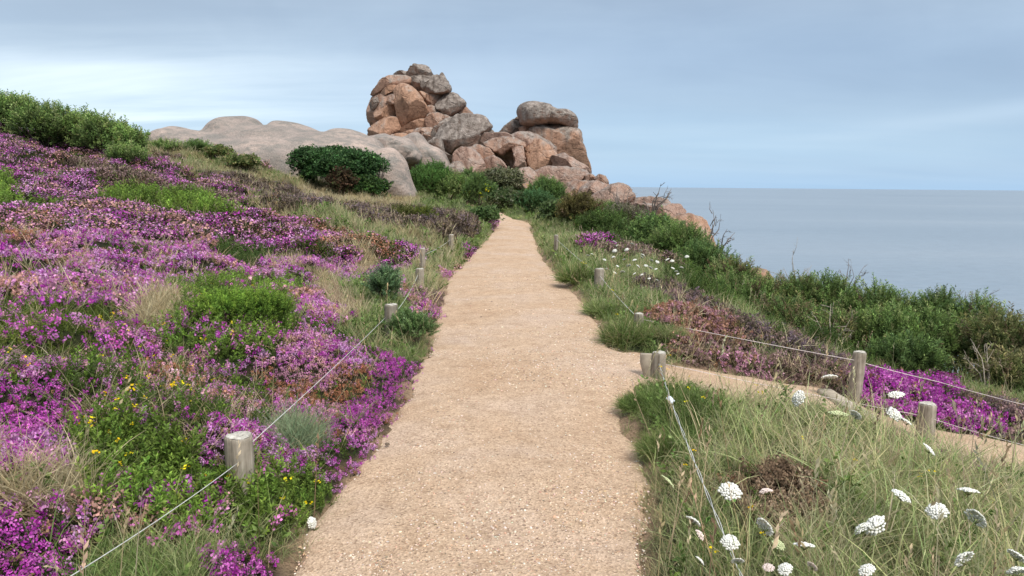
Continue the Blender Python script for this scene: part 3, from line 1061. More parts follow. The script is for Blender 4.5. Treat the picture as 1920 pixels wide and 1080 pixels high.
for d0, d1, rho, lod in RINGS:
    x, y = spots(rho, d0, d1)
    dd = np.minimum(d_main(x, y), d_side(x, y))
    edge = 0.02 + 0.09 * vnoise(x * 5, y * 5, seed=41)
    keep = dd > edge
    keep |= (dd > edge - .13) & (RNG.random(len(x)) < .16) & (np.abs(x) < 4)
    for cx_, cy_ in CLEAR:      # the ground is worn in front of each post
        keep &= ~((np.abs(x - cx_) < .10 + .004 * cy_) & (y < cy_ + .08) & (y > cy_ - .16 - .02 * cy_) & (RNG.random(len(x)) < .8))
    x, y, dd = x[keep], y[keep], dd[keep]
    z = ground(x, y)
    keep = z > -9
    x, y, z, dd = x[keep], y[keep], z[keep], dd[keep]
    cl = classify(x, y, z)
    cl[(dd < .02) & ~np.isin(cl, list(HEATH))] = 'GM'
    P = np.column_stack([x, y, z - 0.01])
    near_edge = 0.30 + 0.25 * sstep(-.1, .03, dd) + 0.45 * sstep(0.03, 0.3, dd)
    patch = fbm(x * 1.7, y * 1.7, seed=51, oct=3)        # clump-to-clump variation
    left = x < (xl(y) + xr(y)) / 2
    f = {'n': 1.0, 'm': 1.25, 'f': 1.6}[lod]
    u = RNG.random(len(x))
    u[dd < .12] *= .5
    for c, (fl, sh, sg, stw, gcol, _) in HEATH.items():
        m = cl == c
        if not m.any(): continue
        side = 'heather' if c in ('H', 'HS', 'HR', 'MIX', 'HP', 'HQ', 'HX') else 'dry_heather'
        key = (side, 'left' if 0 else None)
        L = left[m]; Pm = P[m]; um = u[m]; pm = patch[m]; ne = near_edge[m]
        hm = um < sh
        nfl = len(fl)
        # flower colour follows the clump
        idx = np.clip(((pm * .55 + .5 + RNG.normal(0, .16, len(pm))) * nfl).astype(int), 0, nfl - 1)
        fc = np.array(fl, np.float32)[idx] * np.clip(RNG.normal(1, .14, (len(pm), 1)), .5, 1.5)
        lfc = pick(HSTEM if c not in ('HB', 'HDB', 'DRY', 'HD') else [(.09, .075, .045), (.12, .09, .06)], len(pm))
        dead = RNG.random(len(pm)) < (.10 if c in ('H', 'MIX', 'HS') else .05)
        fc[dead] = pick([(.30, .17, .10), (.20, .15, .07)], dead.sum())
        if c == 'H' or c == 'MIX':     # bare green gaps between the cushions
            g = (pm < -.55) & (RNG.random(len(pm)) < .7)
            fc[g] = pick(LEAFG, g.sum())
        size = {'n': .105, 'm': .14, 'f': .24}[lod] * RNG.uniform(.75, 1.25, len(pm)) * ne * (1 + .25 * pm)
        for lft in (True, False):
            s = hm & (L == lft)
            buf((side, lft)).emit(PR['heath_' + lod], Pm[s], size[s], lfc[s], fc[s], .3)
            s = (um >= sh) & (um < sh + sg) & (L == lft)
            buf(('grass', lft)).emit(PR['grass_' + lod], Pm[s], RNG.uniform(.14, .30, s.sum()) * (1.0 if lod == 'n' else 1.2), pick(gcol, s.sum()), pick(gcol, s.sum()), .45)
            s = (um >= sh + sg) & (L == lft)
            buf(('gorse_cover', lft)).emit(PR['twig_' + lod], Pm[s], RNG.uniform(.10, .20, s.sum()) * f, pick(LEAFG, s.sum()), pick(BRIGHT[:1] + LEAFG, s.sum()), .4)
    for c, (gcol, ln, sg, stw) in GRASS.items():
        m = cl == c
        if not m.any(): continue
        L = left[m]; Pm = P[m]; um = u[m]; pm = patch[m]; ne = near_edge[m]
        nfl = len(gcol)
        idx = np.clip(((pm * .5 + .5 + RNG.normal(0, .22, len(pm))) * nfl).astype(int), 0, nfl - 1)
        gc_ = np.array(gcol, np.float32)[idx] * np.clip(RNG.normal(1, .12, (len(pm), 1)), .6, 1.4)
        for lft in (True, False):
            s = (um < sg) & (L == lft)
            k = s.sum()
            buf(('grass', lft)).emit(PR['grass_' + lod], Pm[s], ln * RNG.uniform(.55, 1.2, k) * ne[s] * (1.0 if lod != 'f' else 1.1), gc_[s], pick(gcol, k), .35)
            s = (um >= sg) & (L == lft); k = s.sum()
            buf(('gorse_cover', lft)).emit(PR['leafy'] if lod != 'f' else PR['leafy_f'], Pm[s], RNG.uniform(.08, .17, k) * f, pick(LEAFG + GRN[:1], k), pick(GRN, k), .5)
            if c == 'GS' and d0 < 7:
                s = (L == lft) & (RNG.random(len(um)) < .12); k = s.sum()
                buf(('grass', lft)).emit(PR['grass_n'], Pm[s] + np.array([0, 0, .03]), RNG.uniform(.22, .40, k), pick([(.58, .48, .29), (.46, .40, .22), (.36, .44, .17), (.50, .50, .24)], k), pick([(.58, .50, .32), (.42, .50, .20)], k), .8)
            # tall stalks over the sward
            if c in ('GS', 'GP', 'GM', 'ST', 'STO', 'GDT') and d0 < 19:
                s = (L == lft) & (RNG.random(len(um)) < {'n': .022, 'm': .05, 'f': .06}[lod]); k = s.sum()
                buf(('grass', lft)).emit(PR['stalk'], Pm[s], RNG.uniform(.28, .55, k), pick(STRAW[:3] + PALEG[:1], k), pick(STRAW + [(.25, .17, .10)], k), .25)
    for c, (ca, cb, ln) in TWIGS.items():
        m = cl == c
        if not m.any(): continue
        L = left[m]; Pm = P[m]; pm = patch[m]; um = u[m]; ne = near_edge[m]
        for lft in (True, False):
            s = (um < .93) & (L == lft); k = s.sum()
            br = np.clip(1 + .35 * pm[s], .5, 1.5)[:, None]
            buf(('gorse_cover', lft)).emit(PR['twig_' + lod], Pm[s], ln * RNG.uniform(.55, 1.15, k) * f * ne[s], pick(ca, k) * br, pick(cb, k) * br, .45)
            if lft and d0 < 12 and c in ('G', 'GY'):
                s = (um > .80) & (pm > -.05) & L; k = s.sum()
                buf(('heather', True)).emit(PR['heath_' + lod], Pm[s], RNG.uniform(.12, .18, k) * f, pick(HSTEM, k), pick(PINK + PURPLE, k), .3)
            s = (um >= .93) & (L == lft); k = s.sum()
            buf(('grass', lft)).emit(PR['grass_' + lod], Pm[s], RNG.uniform(.16, .30, k), pick(STRAW + GRN, k), pick(STRAW + GRN, k), .45)
    # yellow gorse blossom among the low green cushions
    if d1 <= 10:
        yl = fbm(x * 2.0, y * 2.0, seed=61, oct=2)
        m = np.isin(cl, ['G', 'GY', 'MIX']) & left & (yl > .05) & (RNG.random(len(x)) < .05)
        k = m.sum()
        buf(('yellow_blossom', True)).emit(PR['blossom'], P[m] + np.column_stack([np.zeros(k), np.zeros(k), RNG.uniform(.09, .18, k)]), RNG.uniform(.022, .04, k), pick(YELLOW, k), pick(YELLOW, k))
        m = np.isin(cl, ['GS', 'GM', 'GDT']) & ~left & (RNG.random(len(x)) < .003)
        k = m.sum()
        buf(('yellow_blossom', False)).emit(PR['blossom'], P[m] + np.column_stack([np.zeros(k), np.zeros(k), RNG.uniform(.12, .24, k)]), RNG.uniform(.022, .035, k), pick(YELLOW, k), pick(YELLOW, k))

STUFF = {('heather', True): ('purple and pink heather carpeting the whole slope left of the path', 'heather', M_PETAL),
         ('heather', False): ('purple and rusty heather behind the fence right of the side path', 'heather', M_PETAL),
         ('dry_heather', True): ('faded brown heather on the rise below the pale whaleback rock', 'heather', M_PETAL),
         ('dry_heather', False): ('withered dark brown heather in front of the gorse thicket by the sea', 'heather', M_PETAL),
         ('grass', True): ('straw coloured and green grass growing through the heather left of the path', 'grass', M_LEAF),
         ('grass', False): ('long pale green and straw grass right of the path', 'grass', M_LEAF),
         ('gorse_cover', True): ('low green gorse cushions spreading between the heather left of the path', 'gorse', M_LEAF),
         ('gorse_cover', False): ('low green undergrowth in the grass right of the path', 'undergrowth', M_LEAF),
         ('yellow_blossom', True): ('tiny yellow gorse blossoms dotted over the green cushions left of the path', 'blossom', M_PETAL),
         ('yellow_blossom', False): ('tiny yellow flowers dotted in the grass right of the path', 'blossom', M_PETAL)}
for key, b in BUFS.items():
    lab, cat, mat = STUFF[key]
    o = b.build(key[0], mat)
    if o: tag(o, lab, cat, None, 'stuff')

# loose gravel on the path
b = Buf()
for d0, d1, rho, s0, s1 in ((1.8, 3.2, 4200, .004, .010), (3.2, 5, 2600, .005, .011), (5, 8, 900, .006, .013), (8, 14, 140, .008, .018)):
    x, y = spots(rho, d0, d1, 24)
    m = d_main(x, y) < 0.02 + .05 * vnoise(x * 7, y * 7, seed=71)
    x, y = x[m], y[m]
    w = .35 + .65 * sstep(-.6, 0, d_main(x, y))          # gravel gathers at the edges
    m = RNG.random(len(x)) < np.clip(w + .5 * vnoise(x * 1.5, y * 1.5, seed=72), .08, 1)
    x, y = x[m], y[m]
    uu = np.clip((x - xl(y)) / (xr(y) - xl(y)), 0, 1)
    z = zpath(y) + 0.012 * fbm(x * 2.5, y * 2.5, seed=5) + 0.035 * (1 - (2 * uu - 1) ** 2) - 0.02
    k = len(x)
    c = pick([(.50, .33, .22), (.60, .46, .34), (.42, .27, .18), (.62, .54, .46), (.26, .18, .13), (.56, .47, .38), (.20, .15, .11)], k)
    b.emit(PR['pebble'], np.column_stack([x, y, z + .001]), RNG.uniform(s0, s1, k) * RNG.choice([.8, 1, 1.3], k), c, c, .3)
m_peb, nt_, out_ = new_mat('granite_grit')
at_ = N(nt_, 'ShaderNodeAttribute', attribute_name='Col')
principled(nt_, out_, at_.outputs['Color'], .9, None, .2)
tag(b.build('gravel', m_peb), 'loose pale granite grit scattered over the footpath', 'gravel', None, 'stuff')


# ------------------------------------------------------------------ boulders
def catmull(pts, n, corner=.6):
    P = np.array(pts, float); m = len(P)
    seg = np.linalg.norm(np.roll(P, -1, 0) - P, axis=1)
    cum = np.concatenate([[0], np.cumsum(seg)])
    out = []
    for s in np.linspace(0, cum[-1], n, endpoint=False):
        i = min(np.searchsorted(cum, s, side='right') - 1, m - 1)
        t = (s - cum[i]) / max(seg[i], 1e-9)
        p0, p1, p2, p3 = P[i - 1], P[i], P[(i + 1) % m], P[(i + 2) % m]
        cv = (.5 * ((2 * p1) + (-p0 + p2) * t + (2 * p0 - 5 * p1 + 4 * p2 - p3) * t * t + (-p0 + 3 * p1 - 3 * p2 + p3) * t ** 3))
        out.append(cv * (1 - corner) + (p1 * (1 - t) + p2 * t) * corner)
    return np.array(out)


def boulder_mesh(px_pts, Y, depth=None, boxy=5.5, seed=0, rough=1.0, n=88, rings=20, lean=0.0, joints=4, facets=7, grow=1.10):
    """A solid rounded boulder whose front outline is px_pts, centred Y metres away."""
    sm = catmull(px_pts, n, .6 if facets > 3 else 0.0)
    P = np.array([at(a, b, Y) for a, b in sm])
    c = P.mean(0)
    P = c + (P - c) * grow
    w = np.ptp(P[:, 0]); h = np.ptp(P[:, 2])
    T = depth if depth else 0.5 * min(max(w, h) * .8, 1.6 * min(w, h))
    V, F = [], []
    ss = [math.sin((k + .0) / rings * PI / 2) for k in range(rings + 1)]      # 0 centre .. 1 rim
    q = boxy
    def ring(s, sign):
        dep = T * max(0.0, 1 - s ** q) ** (1 / 2.2)
        return [np.array([c[0] + (p[0] - c[0]) * s, Y + sign * dep + lean * (p[2] - c[2]), c[2] + (p[2] - c[2]) * s]) for p in P]
    rows = [ring(s, -1) for s in ss[1:]] + [ring(s, 1) for s in ss[-2:0:-1]]
    V = [np.array([c[0], Y - T, c[2]])]
    for r_ in rows: V += r_
    V.append(np.array([c[0], Y + T, c[2]]))
    m = len(rows)
    for k in range(n):
        F.append((0, 1 + k, 1 + (k + 1) % n))
    for i in range(m - 1):
        for k in range(n):
            a, b2 = 1 + i * n + k, 1 + i * n + (k + 1) % n
            F.append((a, a + n, b2 + n, b2))
    e = 1 + (m - 1) * n
    for k in range(n):
        F.append((len(V) - 1, e + (k + 1) % n, e + k))
    V = np.array(V)
    # erosion: broad swells, facets and a few joints
    L = max(w, h)
    d = V - c - np.array([0, 0, 0])
    nrm = d / np.maximum(np.linalg.norm(d, axis=1, keepdims=True), 1e-6)
    sc = 2.2 / L
    face = np.clip(np.abs(V[:, 1] - Y) / max(T, 1e-6), 0, 1)
    big = fbm(V[:, 0] * sc, V[:, 1] * sc, V[:, 2] * sc, seed=seed, oct=3)
    fine = fbm(V[:, 0] * sc * 4, V[:, 1] * sc * 4, V[:, 2] * sc * 4, seed=seed + 5, oct=3)
    mid = fbm(V[:, 0] * sc * 1.7, V[:, 1] * sc * 1.7, V[:, 2] * sc * 2.6, seed=seed + 3, oct=3)
    crease = np.exp(-(mid / .09) ** 2)
    disp = L * rough * ((0.06 * big + 0.035 * mid) * (.35 + .65 * face) + 0.014 * fine - 0.022 * crease * (.3 + .7 * face))
    # joints: narrow grooves along noisy planes
    rs = random.Random(seed)
    for k in range(joints):
        nv = np.array([rs.uniform(-.5, .5), rs.uniform(-.4, .2), 1.0]) if rs.random() < .6 else np.array([1.0, rs.uniform(-.3, .3), rs.uniform(-.4, .4)])
        nv /= np.linalg.norm(nv)
        t = (V - c) @ nv / L - rs.uniform(-.22, .22) + .05 * fbm(V[:, 0] * sc, V[:, 1] * sc, V[:, 2] * sc, seed=seed + 9, oct=2)
        disp -= L * .055 * rough * np.exp(-(t / .02) ** 2) * (.25 + .75 * face)
    V = V + nrm * disp[:, None]
    # split faces: shave the front with a few planes
    if facets:
        for k in range(facets):
            nv = np.array([rs.uniform(-1, 1), -rs.uniform(.6, 1.2), rs.uniform(-1, .8)]); nv /= np.linalg.norm(nv)
            t = (V - c) @ nv
            lim = t.max() * rs.uniform(.62, .86)
            ex = np.maximum(t - lim, 0)
            V = V - nv * (ex * .88)[:, None]
    return V, F, c


ZR = lambda pts: [(640 + u / 3.724, 90 + v / 3.724) for u, v in pts]
ZS = lambda pts: [(1040 + u / 3.857, 320 + v / 3.857) for u, v in pts]
ROCKN = [0]


def boulder(label, pts, Y, mat, group='stacked granite boulders', name='boulder', parent=None, **kw):
    ROCKN[0] += 1
    kw.setdefault('seed', ROCKN[0] * 13)
    V, F, c = boulder_mesh(pts, Y, **kw)
    o = mesh_obj(name, V - c, F, mat, None, None, True)
    o.location = c
    if parent is None and label:
        tag(o, label, 'boulder', group)
    return o


G1 = 'boulders of the rock tower'
G2 = 'boulders of the square rock column'
G3 = 'boulders between the two rock towers'
G4 = 'boulders stepping down to the sea'
# tall tower
boulder('rounded capstone at the very top of the tall rock tower', ZR([(462, 195), (480, 150), (515, 120), (570, 122), (605, 140), (630, 178), (620, 194), (540, 200)]), 55, M_ROCK_GREY, G1, depth=.9)
boulder('thin flat slab jutting left under the topmost capstone of the tower', ZR([(368, 182), (400, 167), (470, 163), (500, 170), (510, 198), (430, 203), (380, 196)]), 55.2, M_ROCK_GREY, G1, depth=.8)
boulder('long tilted grey slab overhanging the left shoulder of the rock tower', ZR([(208, 322), (250, 275), (300, 232), (350, 204), (410, 196), (480, 205), (490, 250), (430, 262), (330, 290), (250, 325), (222, 336)]), 54.6, M_ROCK_MIX, G1, depth=1.8)
boulder('square grey block right under the capstone of the rock tower', ZR([(465, 215), (510, 203), (600, 198), (625, 205), (600, 250), (580, 312), (520, 310), (475, 262)]), 55.2, M_ROCK_GREY, G1, depth=1.4, boxy=4)
boulder('plump grey boulder at the upper right of the rock tower', ZR([(566, 262), (590, 220), (650, 196), (705, 202), (742, 240), (762, 282), (752, 312), (700, 322), (610, 320), (572, 302)]), 54.5, M_ROCK_GREY, G1, depth=1.2)
boulder('small pointed rock standing on the plump grey boulder of the tower', ZR([(680, 205), (695, 176), (708, 172), (725, 200), (748, 240), (720, 240)]), 55.4, M_ROCK_GREY, G1, depth=.4)
boulder('smooth grey egg shaped boulder bulging from the right of the tower', ZR([(660, 410), (690, 350), (740, 318), (805, 330), (850, 368), (860, 400), (830, 432), (750, 478), (700, 452)]), 54.2, M_ROCK_GREY, G1, depth=1.2)
boulder('brown block wedged left of the egg shaped boulder', ZR([(578, 328), (620, 318), (690, 320), (700, 360), (670, 405), (610, 408), (582, 370)]), 54.8, M_ROCK_MIX, G1, depth=1.0, boxy=3.5)
boulder('big orange rock face in the middle of the tower', ZR([(378, 300), (420, 262), (470, 272), (525, 310), (565, 370), (592, 430), (608, 478), (565, 505), (480, 515), (425, 550), (400, 500), (392, 400)]), 53.6, M_ROCK_WARM, G1, depth=1.6, boxy=3, joints=2)
boulder('upright brown block forming the left edge of the tower', ZR([(185, 490), (190, 410), (215, 350), (265, 312), (335, 308), (395, 325), (400, 400), (380, 470), (300, 500), (250, 530), (210, 530)]), 54.6, M_ROCK_MIX, G1, depth=1.6, boxy=3.5, joints=3)
boulder('ledge of brown rock on the lower left flank of the tower', ZR([(238, 455), (300, 425), (390, 375), (402, 450), (350, 485), (270, 512), (240, 490)]), 53.9, M_ROCK_WARM, G1, depth=1.2)
boulder('large orange boulder at the lower left foot of the tower', ZR([(188, 610), (212, 552), (270, 510), (345, 482), (390, 492), (415, 575), (370, 605), (315, 645), (250, 652), (200, 640)]), 53.5, M_ROCK_WARM, G1, depth=1.7)
boulder('dark wedge shaped rock under the big orange face', ZR([(412, 575), (470, 535), (510, 510), (570, 495), (605, 510), (600, 550), (530, 580), (450, 598)]), 53.6, M_ROCK_WARM, G1, depth=1.0)
boulder('round brown boulder right of the wedge under the orange face', ZR([(588, 500), (620, 462), (685, 458), (735, 490), (720, 530), (650, 565), (600, 555)]), 53.4, M_ROCK_MIX, G1, depth=1.0)
boulder('small brown rock jammed above the round brown boulder', ZR([(598, 420), (630, 402), (665, 420), (700, 462), (640, 470), (602, 460)]), 54.2, M_ROCK_MIX, G1, depth=.8)
boulder('low orange boulder lying at the foot of the tower', ZR([(318, 645), (370, 605), (440, 592), (490, 612), (475, 650), (380, 690), (335, 675)]), 52.4, M_ROCK_WARM, G1, depth=1.0)
boulder('speckled grey boulder beside the low orange boulder', ZR([(475, 605), (535, 562), (610, 560), (668, 565), (650, 620), (600, 670), (520, 640)]), 52.6, M_ROCK_MIX, G1, depth=1.0)
boulder('pinkish brown rock behind the egg shaped boulder', ZR([(735, 500), (790, 440), (865, 415), (910, 465), (870, 520), (780, 540)]), 55.2, M_ROCK_MIX, G1, depth=1.4)
boulder('shadowed core rock inside the tower between the outer blocks', ZR([(270, 320), (380, 250), (560, 240), (690, 330), (790, 430), (860, 540), (700, 660), (400, 660), (250, 600), (230, 420)]), 56.2, M_ROCK_MIX, G1, depth=1.7, boxy=4)
boulder('long grey ledge between the tower and the big cracked grey boulder', ZR([(640, 575), (700, 520), (770, 490), (790, 520), (720, 590), (680, 640), (600, 672), (640, 610)]), 52.6, M_ROCK_GREY, G1, depth=1.0)

boulder('sunlit brown ledge tucked under the tilted slab of the tower', ZR([(268, 318), (300, 288), (345, 264), (395, 268), (388, 300), (330, 320), (285, 336)]), 53.9, M_ROCK_WARM, G1, depth=.7)
boulder('small square block between the upright brown block and the orange face', ZR([(325, 345), (360, 325), (396, 335), (398, 385), (345, 398), (322, 375)]), 53.2, M_ROCK_MIX, G1, depth=.6)
boulder('small orange wedge at the upper right of the orange face', ZR([(515, 312), (560, 305), (590, 318), (588, 352), (560, 362), (535, 340)]), 53.9, M_ROCK_WARM, G1, depth=.6)
boulder('narrow dark rock between the upright brown block and the foot boulder', ZR([(200, 525), (250, 530), (300, 500), (345, 485), (330, 505), (260, 535), (215, 552)]), 54.0, M_ROCK_MIX, G1, depth=.8)
boulder('brown knob on the left rim of the tower below the tilted slab', ZR([(200, 400), (215, 365), (250, 345), (262, 380), (240, 420), (210, 430)]), 53.6, M_ROCK_GREY, G1, depth=.6)
boulder('flat grey flake between the square block and the plump grey boulder', ZR([(555, 235), (590, 215), (612, 225), (596, 262), (572, 285), (556, 270)]), 54.2, M_ROCK_GREY, G1, depth=.5)
boulder('small dark stone under the egg shaped boulder', ZR([(690, 470), (735, 470), (765, 490), (745, 520), (700, 510)]), 53.4, M_ROCK_MIX, G1, depth=.6)
boulder('pinkish stone between the wedge and the low orange boulder', ZR([(430, 590), (480, 572), (535, 578), (530, 605), (470, 615), (435, 608)]), 52.6, M_ROCK_WARM, G1, depth=.6)
# middle group
boulder('big cracked grey boulder in the middle of the outcrop', ZR([(678, 640), (692, 570), (750, 520), (810, 478), (900, 463), (985, 485), (1045, 555), (1005, 612), (935, 692), (880, 698), (800, 702), (770, 740), (715, 730), (680, 690)]), 51.5, M_ROCK_GREY, G3, depth=2.0, boxy=3, joints=3)
boulder('small grey stone at the right shoulder of the cracked grey boulder', ZR([(1000, 610), (1035, 560), (1070, 590), (1062, 612), (1020, 630)]), 52, M_ROCK_GREY, G3, depth=.7)
boulder('pale smooth rock sloping down behind the green bush', ZR([(380, 690), (460, 640), (545, 612), (610, 680), (690, 720), (735, 790), (775, 870), (800, 920), (740, 920), (560, 890), (420, 800)]), 47, M_DOME, G3, depth=2.4, rough=.5, joints=0, facets=2)
boulder('dark grey rock squeezed under the cracked grey boulder', ZR([(595, 680), (650, 632), (700, 640), (720, 720), (780, 760), (770, 800), (720, 790), (660, 730)]), 49.5, M_ROCK_GREY, G3, depth=1.2)
boulder('upright rounded boulder with a grey cap above the bushes', ZR([(785, 800), (792, 740), (840, 700), (905, 702), (960, 755), (1002, 830), (1008, 900), (930, 910), (850, 860)]), 46.5, M_ROCK_PINK, G3, depth=1.3)
boulder('small pale round stone at the foot of the rounded boulder', ZR([(750, 840), (785, 800), (840, 802), (866, 840), (850, 900), (790, 905)]), 45.6, M_ROCK_PALE, G3, depth=.8)
boulder('brown rock behind the rounded boulder with the grey cap', ZR([(890, 705), (950, 678), (1030, 705), (1065, 755), (1020, 790), (960, 760)]), 48, M_ROCK_MIX, G3, depth=1.2)
boulder('leaning brown stone in the gap beside the broad pink rock', ZR([(990, 790), (1060, 755), (1120, 790), (1150, 835), (1130, 880), (1010, 870)]), 47.2, M_ROCK_PINK, G3, depth=1.2)
boulder('broad pink rock mass below the square column', ZR([(955, 680), (990, 632), (1080, 604), (1250, 594), (1345, 612), (1430, 652), (1482, 700), (1495, 750), (1540, 830), (1420, 870), (1300, 880), (1210, 880), (1170, 800), (1100, 745), (1040, 705)]), 50.5, M_ROCK_PINK, G3, depth=2.2, boxy=3, joints=3)
boulder('jutting pink block on the upper left of the broad pink rock', ZR([(1000, 660), (1080, 630), (1200, 625), (1280, 660), (1275, 700), (1190, 710), (1120, 745), (1060, 720)]), 48.6, M_ROCK_MIX, G3, depth=1.0)
boulder('vertical pink rib of rock in front of the broad pink rock', ZR([(1195, 705), (1265, 690), (1282, 760), (1285, 860), (1200, 870), (1208, 790)]), 48.2, M_ROCK_PINK, G3, depth=.9, boxy=3.5)
boulder('smooth pink bulge beneath the square column', ZR([(1290, 640), (1390, 650), (1480, 710), (1530, 800), (1500, 870), (1380, 880), (1310, 840), (1280, 740)]), 49, M_ROCK_WARM, G3, depth=1.6)
boulder('grey rounded rock at the left foot of the square column', ZR([(1098, 605), (1140, 552), (1200, 508), (1262, 538), (1260, 590), (1180, 612)]), 54, M_ROCK_GREY, G2, depth=1.2)
boulder('small grey rock behind the left foot of the square column', ZR([(1190, 520), (1230, 482), (1262, 500), (1275, 550), (1220, 560)]), 55, M_ROCK_GREY, G2, depth=.9)
boulder('massive square pink and grey streaked column of rock', ZR([(1302, 600), (1335, 552), (1480, 545), (1648, 566), (1675, 640), (1695, 740), (1740, 860), (1700, 900), (1560, 880), (1480, 860), (1400, 760), (1320, 680)]), 53, M_ROCK_COLUMN, G2, depth=2.6, boxy=5, joints=1, rough=.55, facets=2, grow=1.03)
boulder('big grey domed cap resting on the square rock column', ZR([(1232, 440), (1255, 398), (1330, 376), (1450, 394), (1505, 430), (1580, 434), (1640, 485), (1650, 562), (1595, 562), (1480, 546), (1330, 552), (1262, 535), (1240, 490)]), 52.6, M_ROCK_GREY, G2, depth=2.2, boxy=3.0, joints=2, facets=1, rough=.6, grow=1.03)
boulder('thin flat stone wedged under the cap of the square column', ZR([(1240, 560), (1290, 545), (1345, 555), (1330, 600), (1260, 605)]), 53.4, M_ROCK_MIX, G2, depth=.9)
boulder('dark backing rock filling the gap behind the cracked grey boulder', ZR([(560, 600), (700, 560), (900, 560), (1060, 620), (1120, 700), (1150, 860), (900, 900), (700, 880), (600, 760)]), 54.5, M_ROCK_MIX, G3, depth=1.6, boxy=4)
boulder('backing rock closing the hollow under the broad pink rock', ZR([(1000, 700), (1150, 640), (1300, 640), (1450, 700), (1560, 840), (1400, 930), (1100, 930), (980, 820)]), 52.5, M_ROCK_MIX, G3, depth=1.3, boxy=4)
boulder('small pale rock in the dip between the whaleback rock and the tower', [(688, 268), (705, 256), (740, 256), (772, 270), (782, 302), (700, 306)], 44, M_DOME, G3, depth=1.2, facets=2, joints=0)
boulder('brown rock half buried below the flat bedded pink rock', [(1056, 352), (1080, 340), (1108, 342), (1122, 362), (1112, 392), (1060, 388)], 42.5, M_ROCK_MIX, G4, depth=.9)
# layered rocks and the run down to the sea
boulder('layered pink slab below the square column', ZR([(1470, 770), (1550, 742), (1640, 790), (1705, 825), (1740, 880), (1600, 870), (1500, 850)]), 47.6, M_ROCK_PINK, G4, depth=1.5, joints=4)
boulder('flat bedded pink rock with horizontal cracks above the dark shrub', ZR([(1345, 880), (1430, 835), (1560, 828), (1700, 858), (1738, 905), (1705, 962), (1600, 990), (1540, 965), (1400, 940)]), 45.5, M_ROCK_PINK, G4, depth=1.5, boxy=3.5, joints=5)
boulder('squat pink boulder left of the flat bedded rock', ZR([(1205, 950), (1238, 852), (1310, 836), (1358, 880), (1366, 960), (1290, 990)]), 45, M_ROCK_PINK, G4, depth=1.2, joints=2)
boulder('small brown stone on the skyline right of the flat bedded rock', ZR([(1700, 895), (1740, 878), (1772, 900), (1776, 940), (1715, 950)]), 44.5, M_ROCK_MIX, G4, depth=.6)
boulder('rounded brown boulder on the skyline just above the sea horizon', ZR([(1766, 915), (1800, 884), (1842, 898), (1866, 952), (1850, 985), (1785, 950)]), 44, M_ROCK_MIX, G4, depth=.9)
boulder('wide pink boulder behind the brown gorse bush', ZS([(165, 190), (200, 125), (280, 76), (372, 106), (390, 140), (330, 185), (260, 220), (190, 230)]), 41, M_ROCK_PINK, G4, depth=1.2)
boulder('large rounded pink boulder crossed by bare twigs', ZS([(240, 222), (300, 170), (360, 138), (412, 95), (465, 90), (522, 118), (560, 180), (562, 235), (500, 285), (420, 280), (320, 255)]), 38, M_ROCK_PINK, G4, depth=1.4)
boulder('flat topped pink slab lying against the sea', ZS([(565, 240), (615, 196), (700, 186), (795, 204), (825, 245), (760, 262), (630, 256)]), 37, M_ROCK_PINK, G4, depth=1.1)
boulder('long pink slab ending in an overhanging lip', ZS([(505, 295), (560, 246), (700, 240), (900, 244), (975, 300), (900, 325), (800, 342), (700, 332), (620, 330)]), 36, M_ROCK_PINK, G4, depth=1.3, boxy=3.2)
boulder('steep pink boulder falling away to the water below the lip', ZS([(800, 400), (880, 345), (960, 322), (1045, 348), (1085, 430), (1132, 535), (1150, 610), (1060, 620), (960, 560), (850, 480)]), 34.5, M_ROCK_WARM, G4, depth=1.8)
boulder('dark rock in the cleft below the overhanging lip', ZS([(560, 330), (700, 322), (860, 330), (880, 380), (800, 420), (640, 420), (560, 380)]), 36.6, M_ROCK_MIX, G4, depth=1.0)
boulder('ochre knob of rock on the cliff edge above the sea', [(1392, 520), (1402, 508), (1430, 506), (1446, 522), (1450, 540), (1420, 556), (1395, 545)], 20.5, M_ROCK_WARM, G4, depth=.5)
boulder('pale pink stone poking out of the rusty heather', [(1334, 604), (1340, 590), (1358, 588), (1372, 600), (1374, 618), (1350, 622)], 9.6, M_ROCK_PALE, 'small pale stones in the heather', depth=.14)
boulder('pale stone in the heather just behind the upper wire', [(1380, 640), (1386, 620), (1396, 616), (1406, 628), (1412, 650), (1396, 660)], 9.1, M_ROCK_PALE, 'small pale stones in the heather', depth=.12)

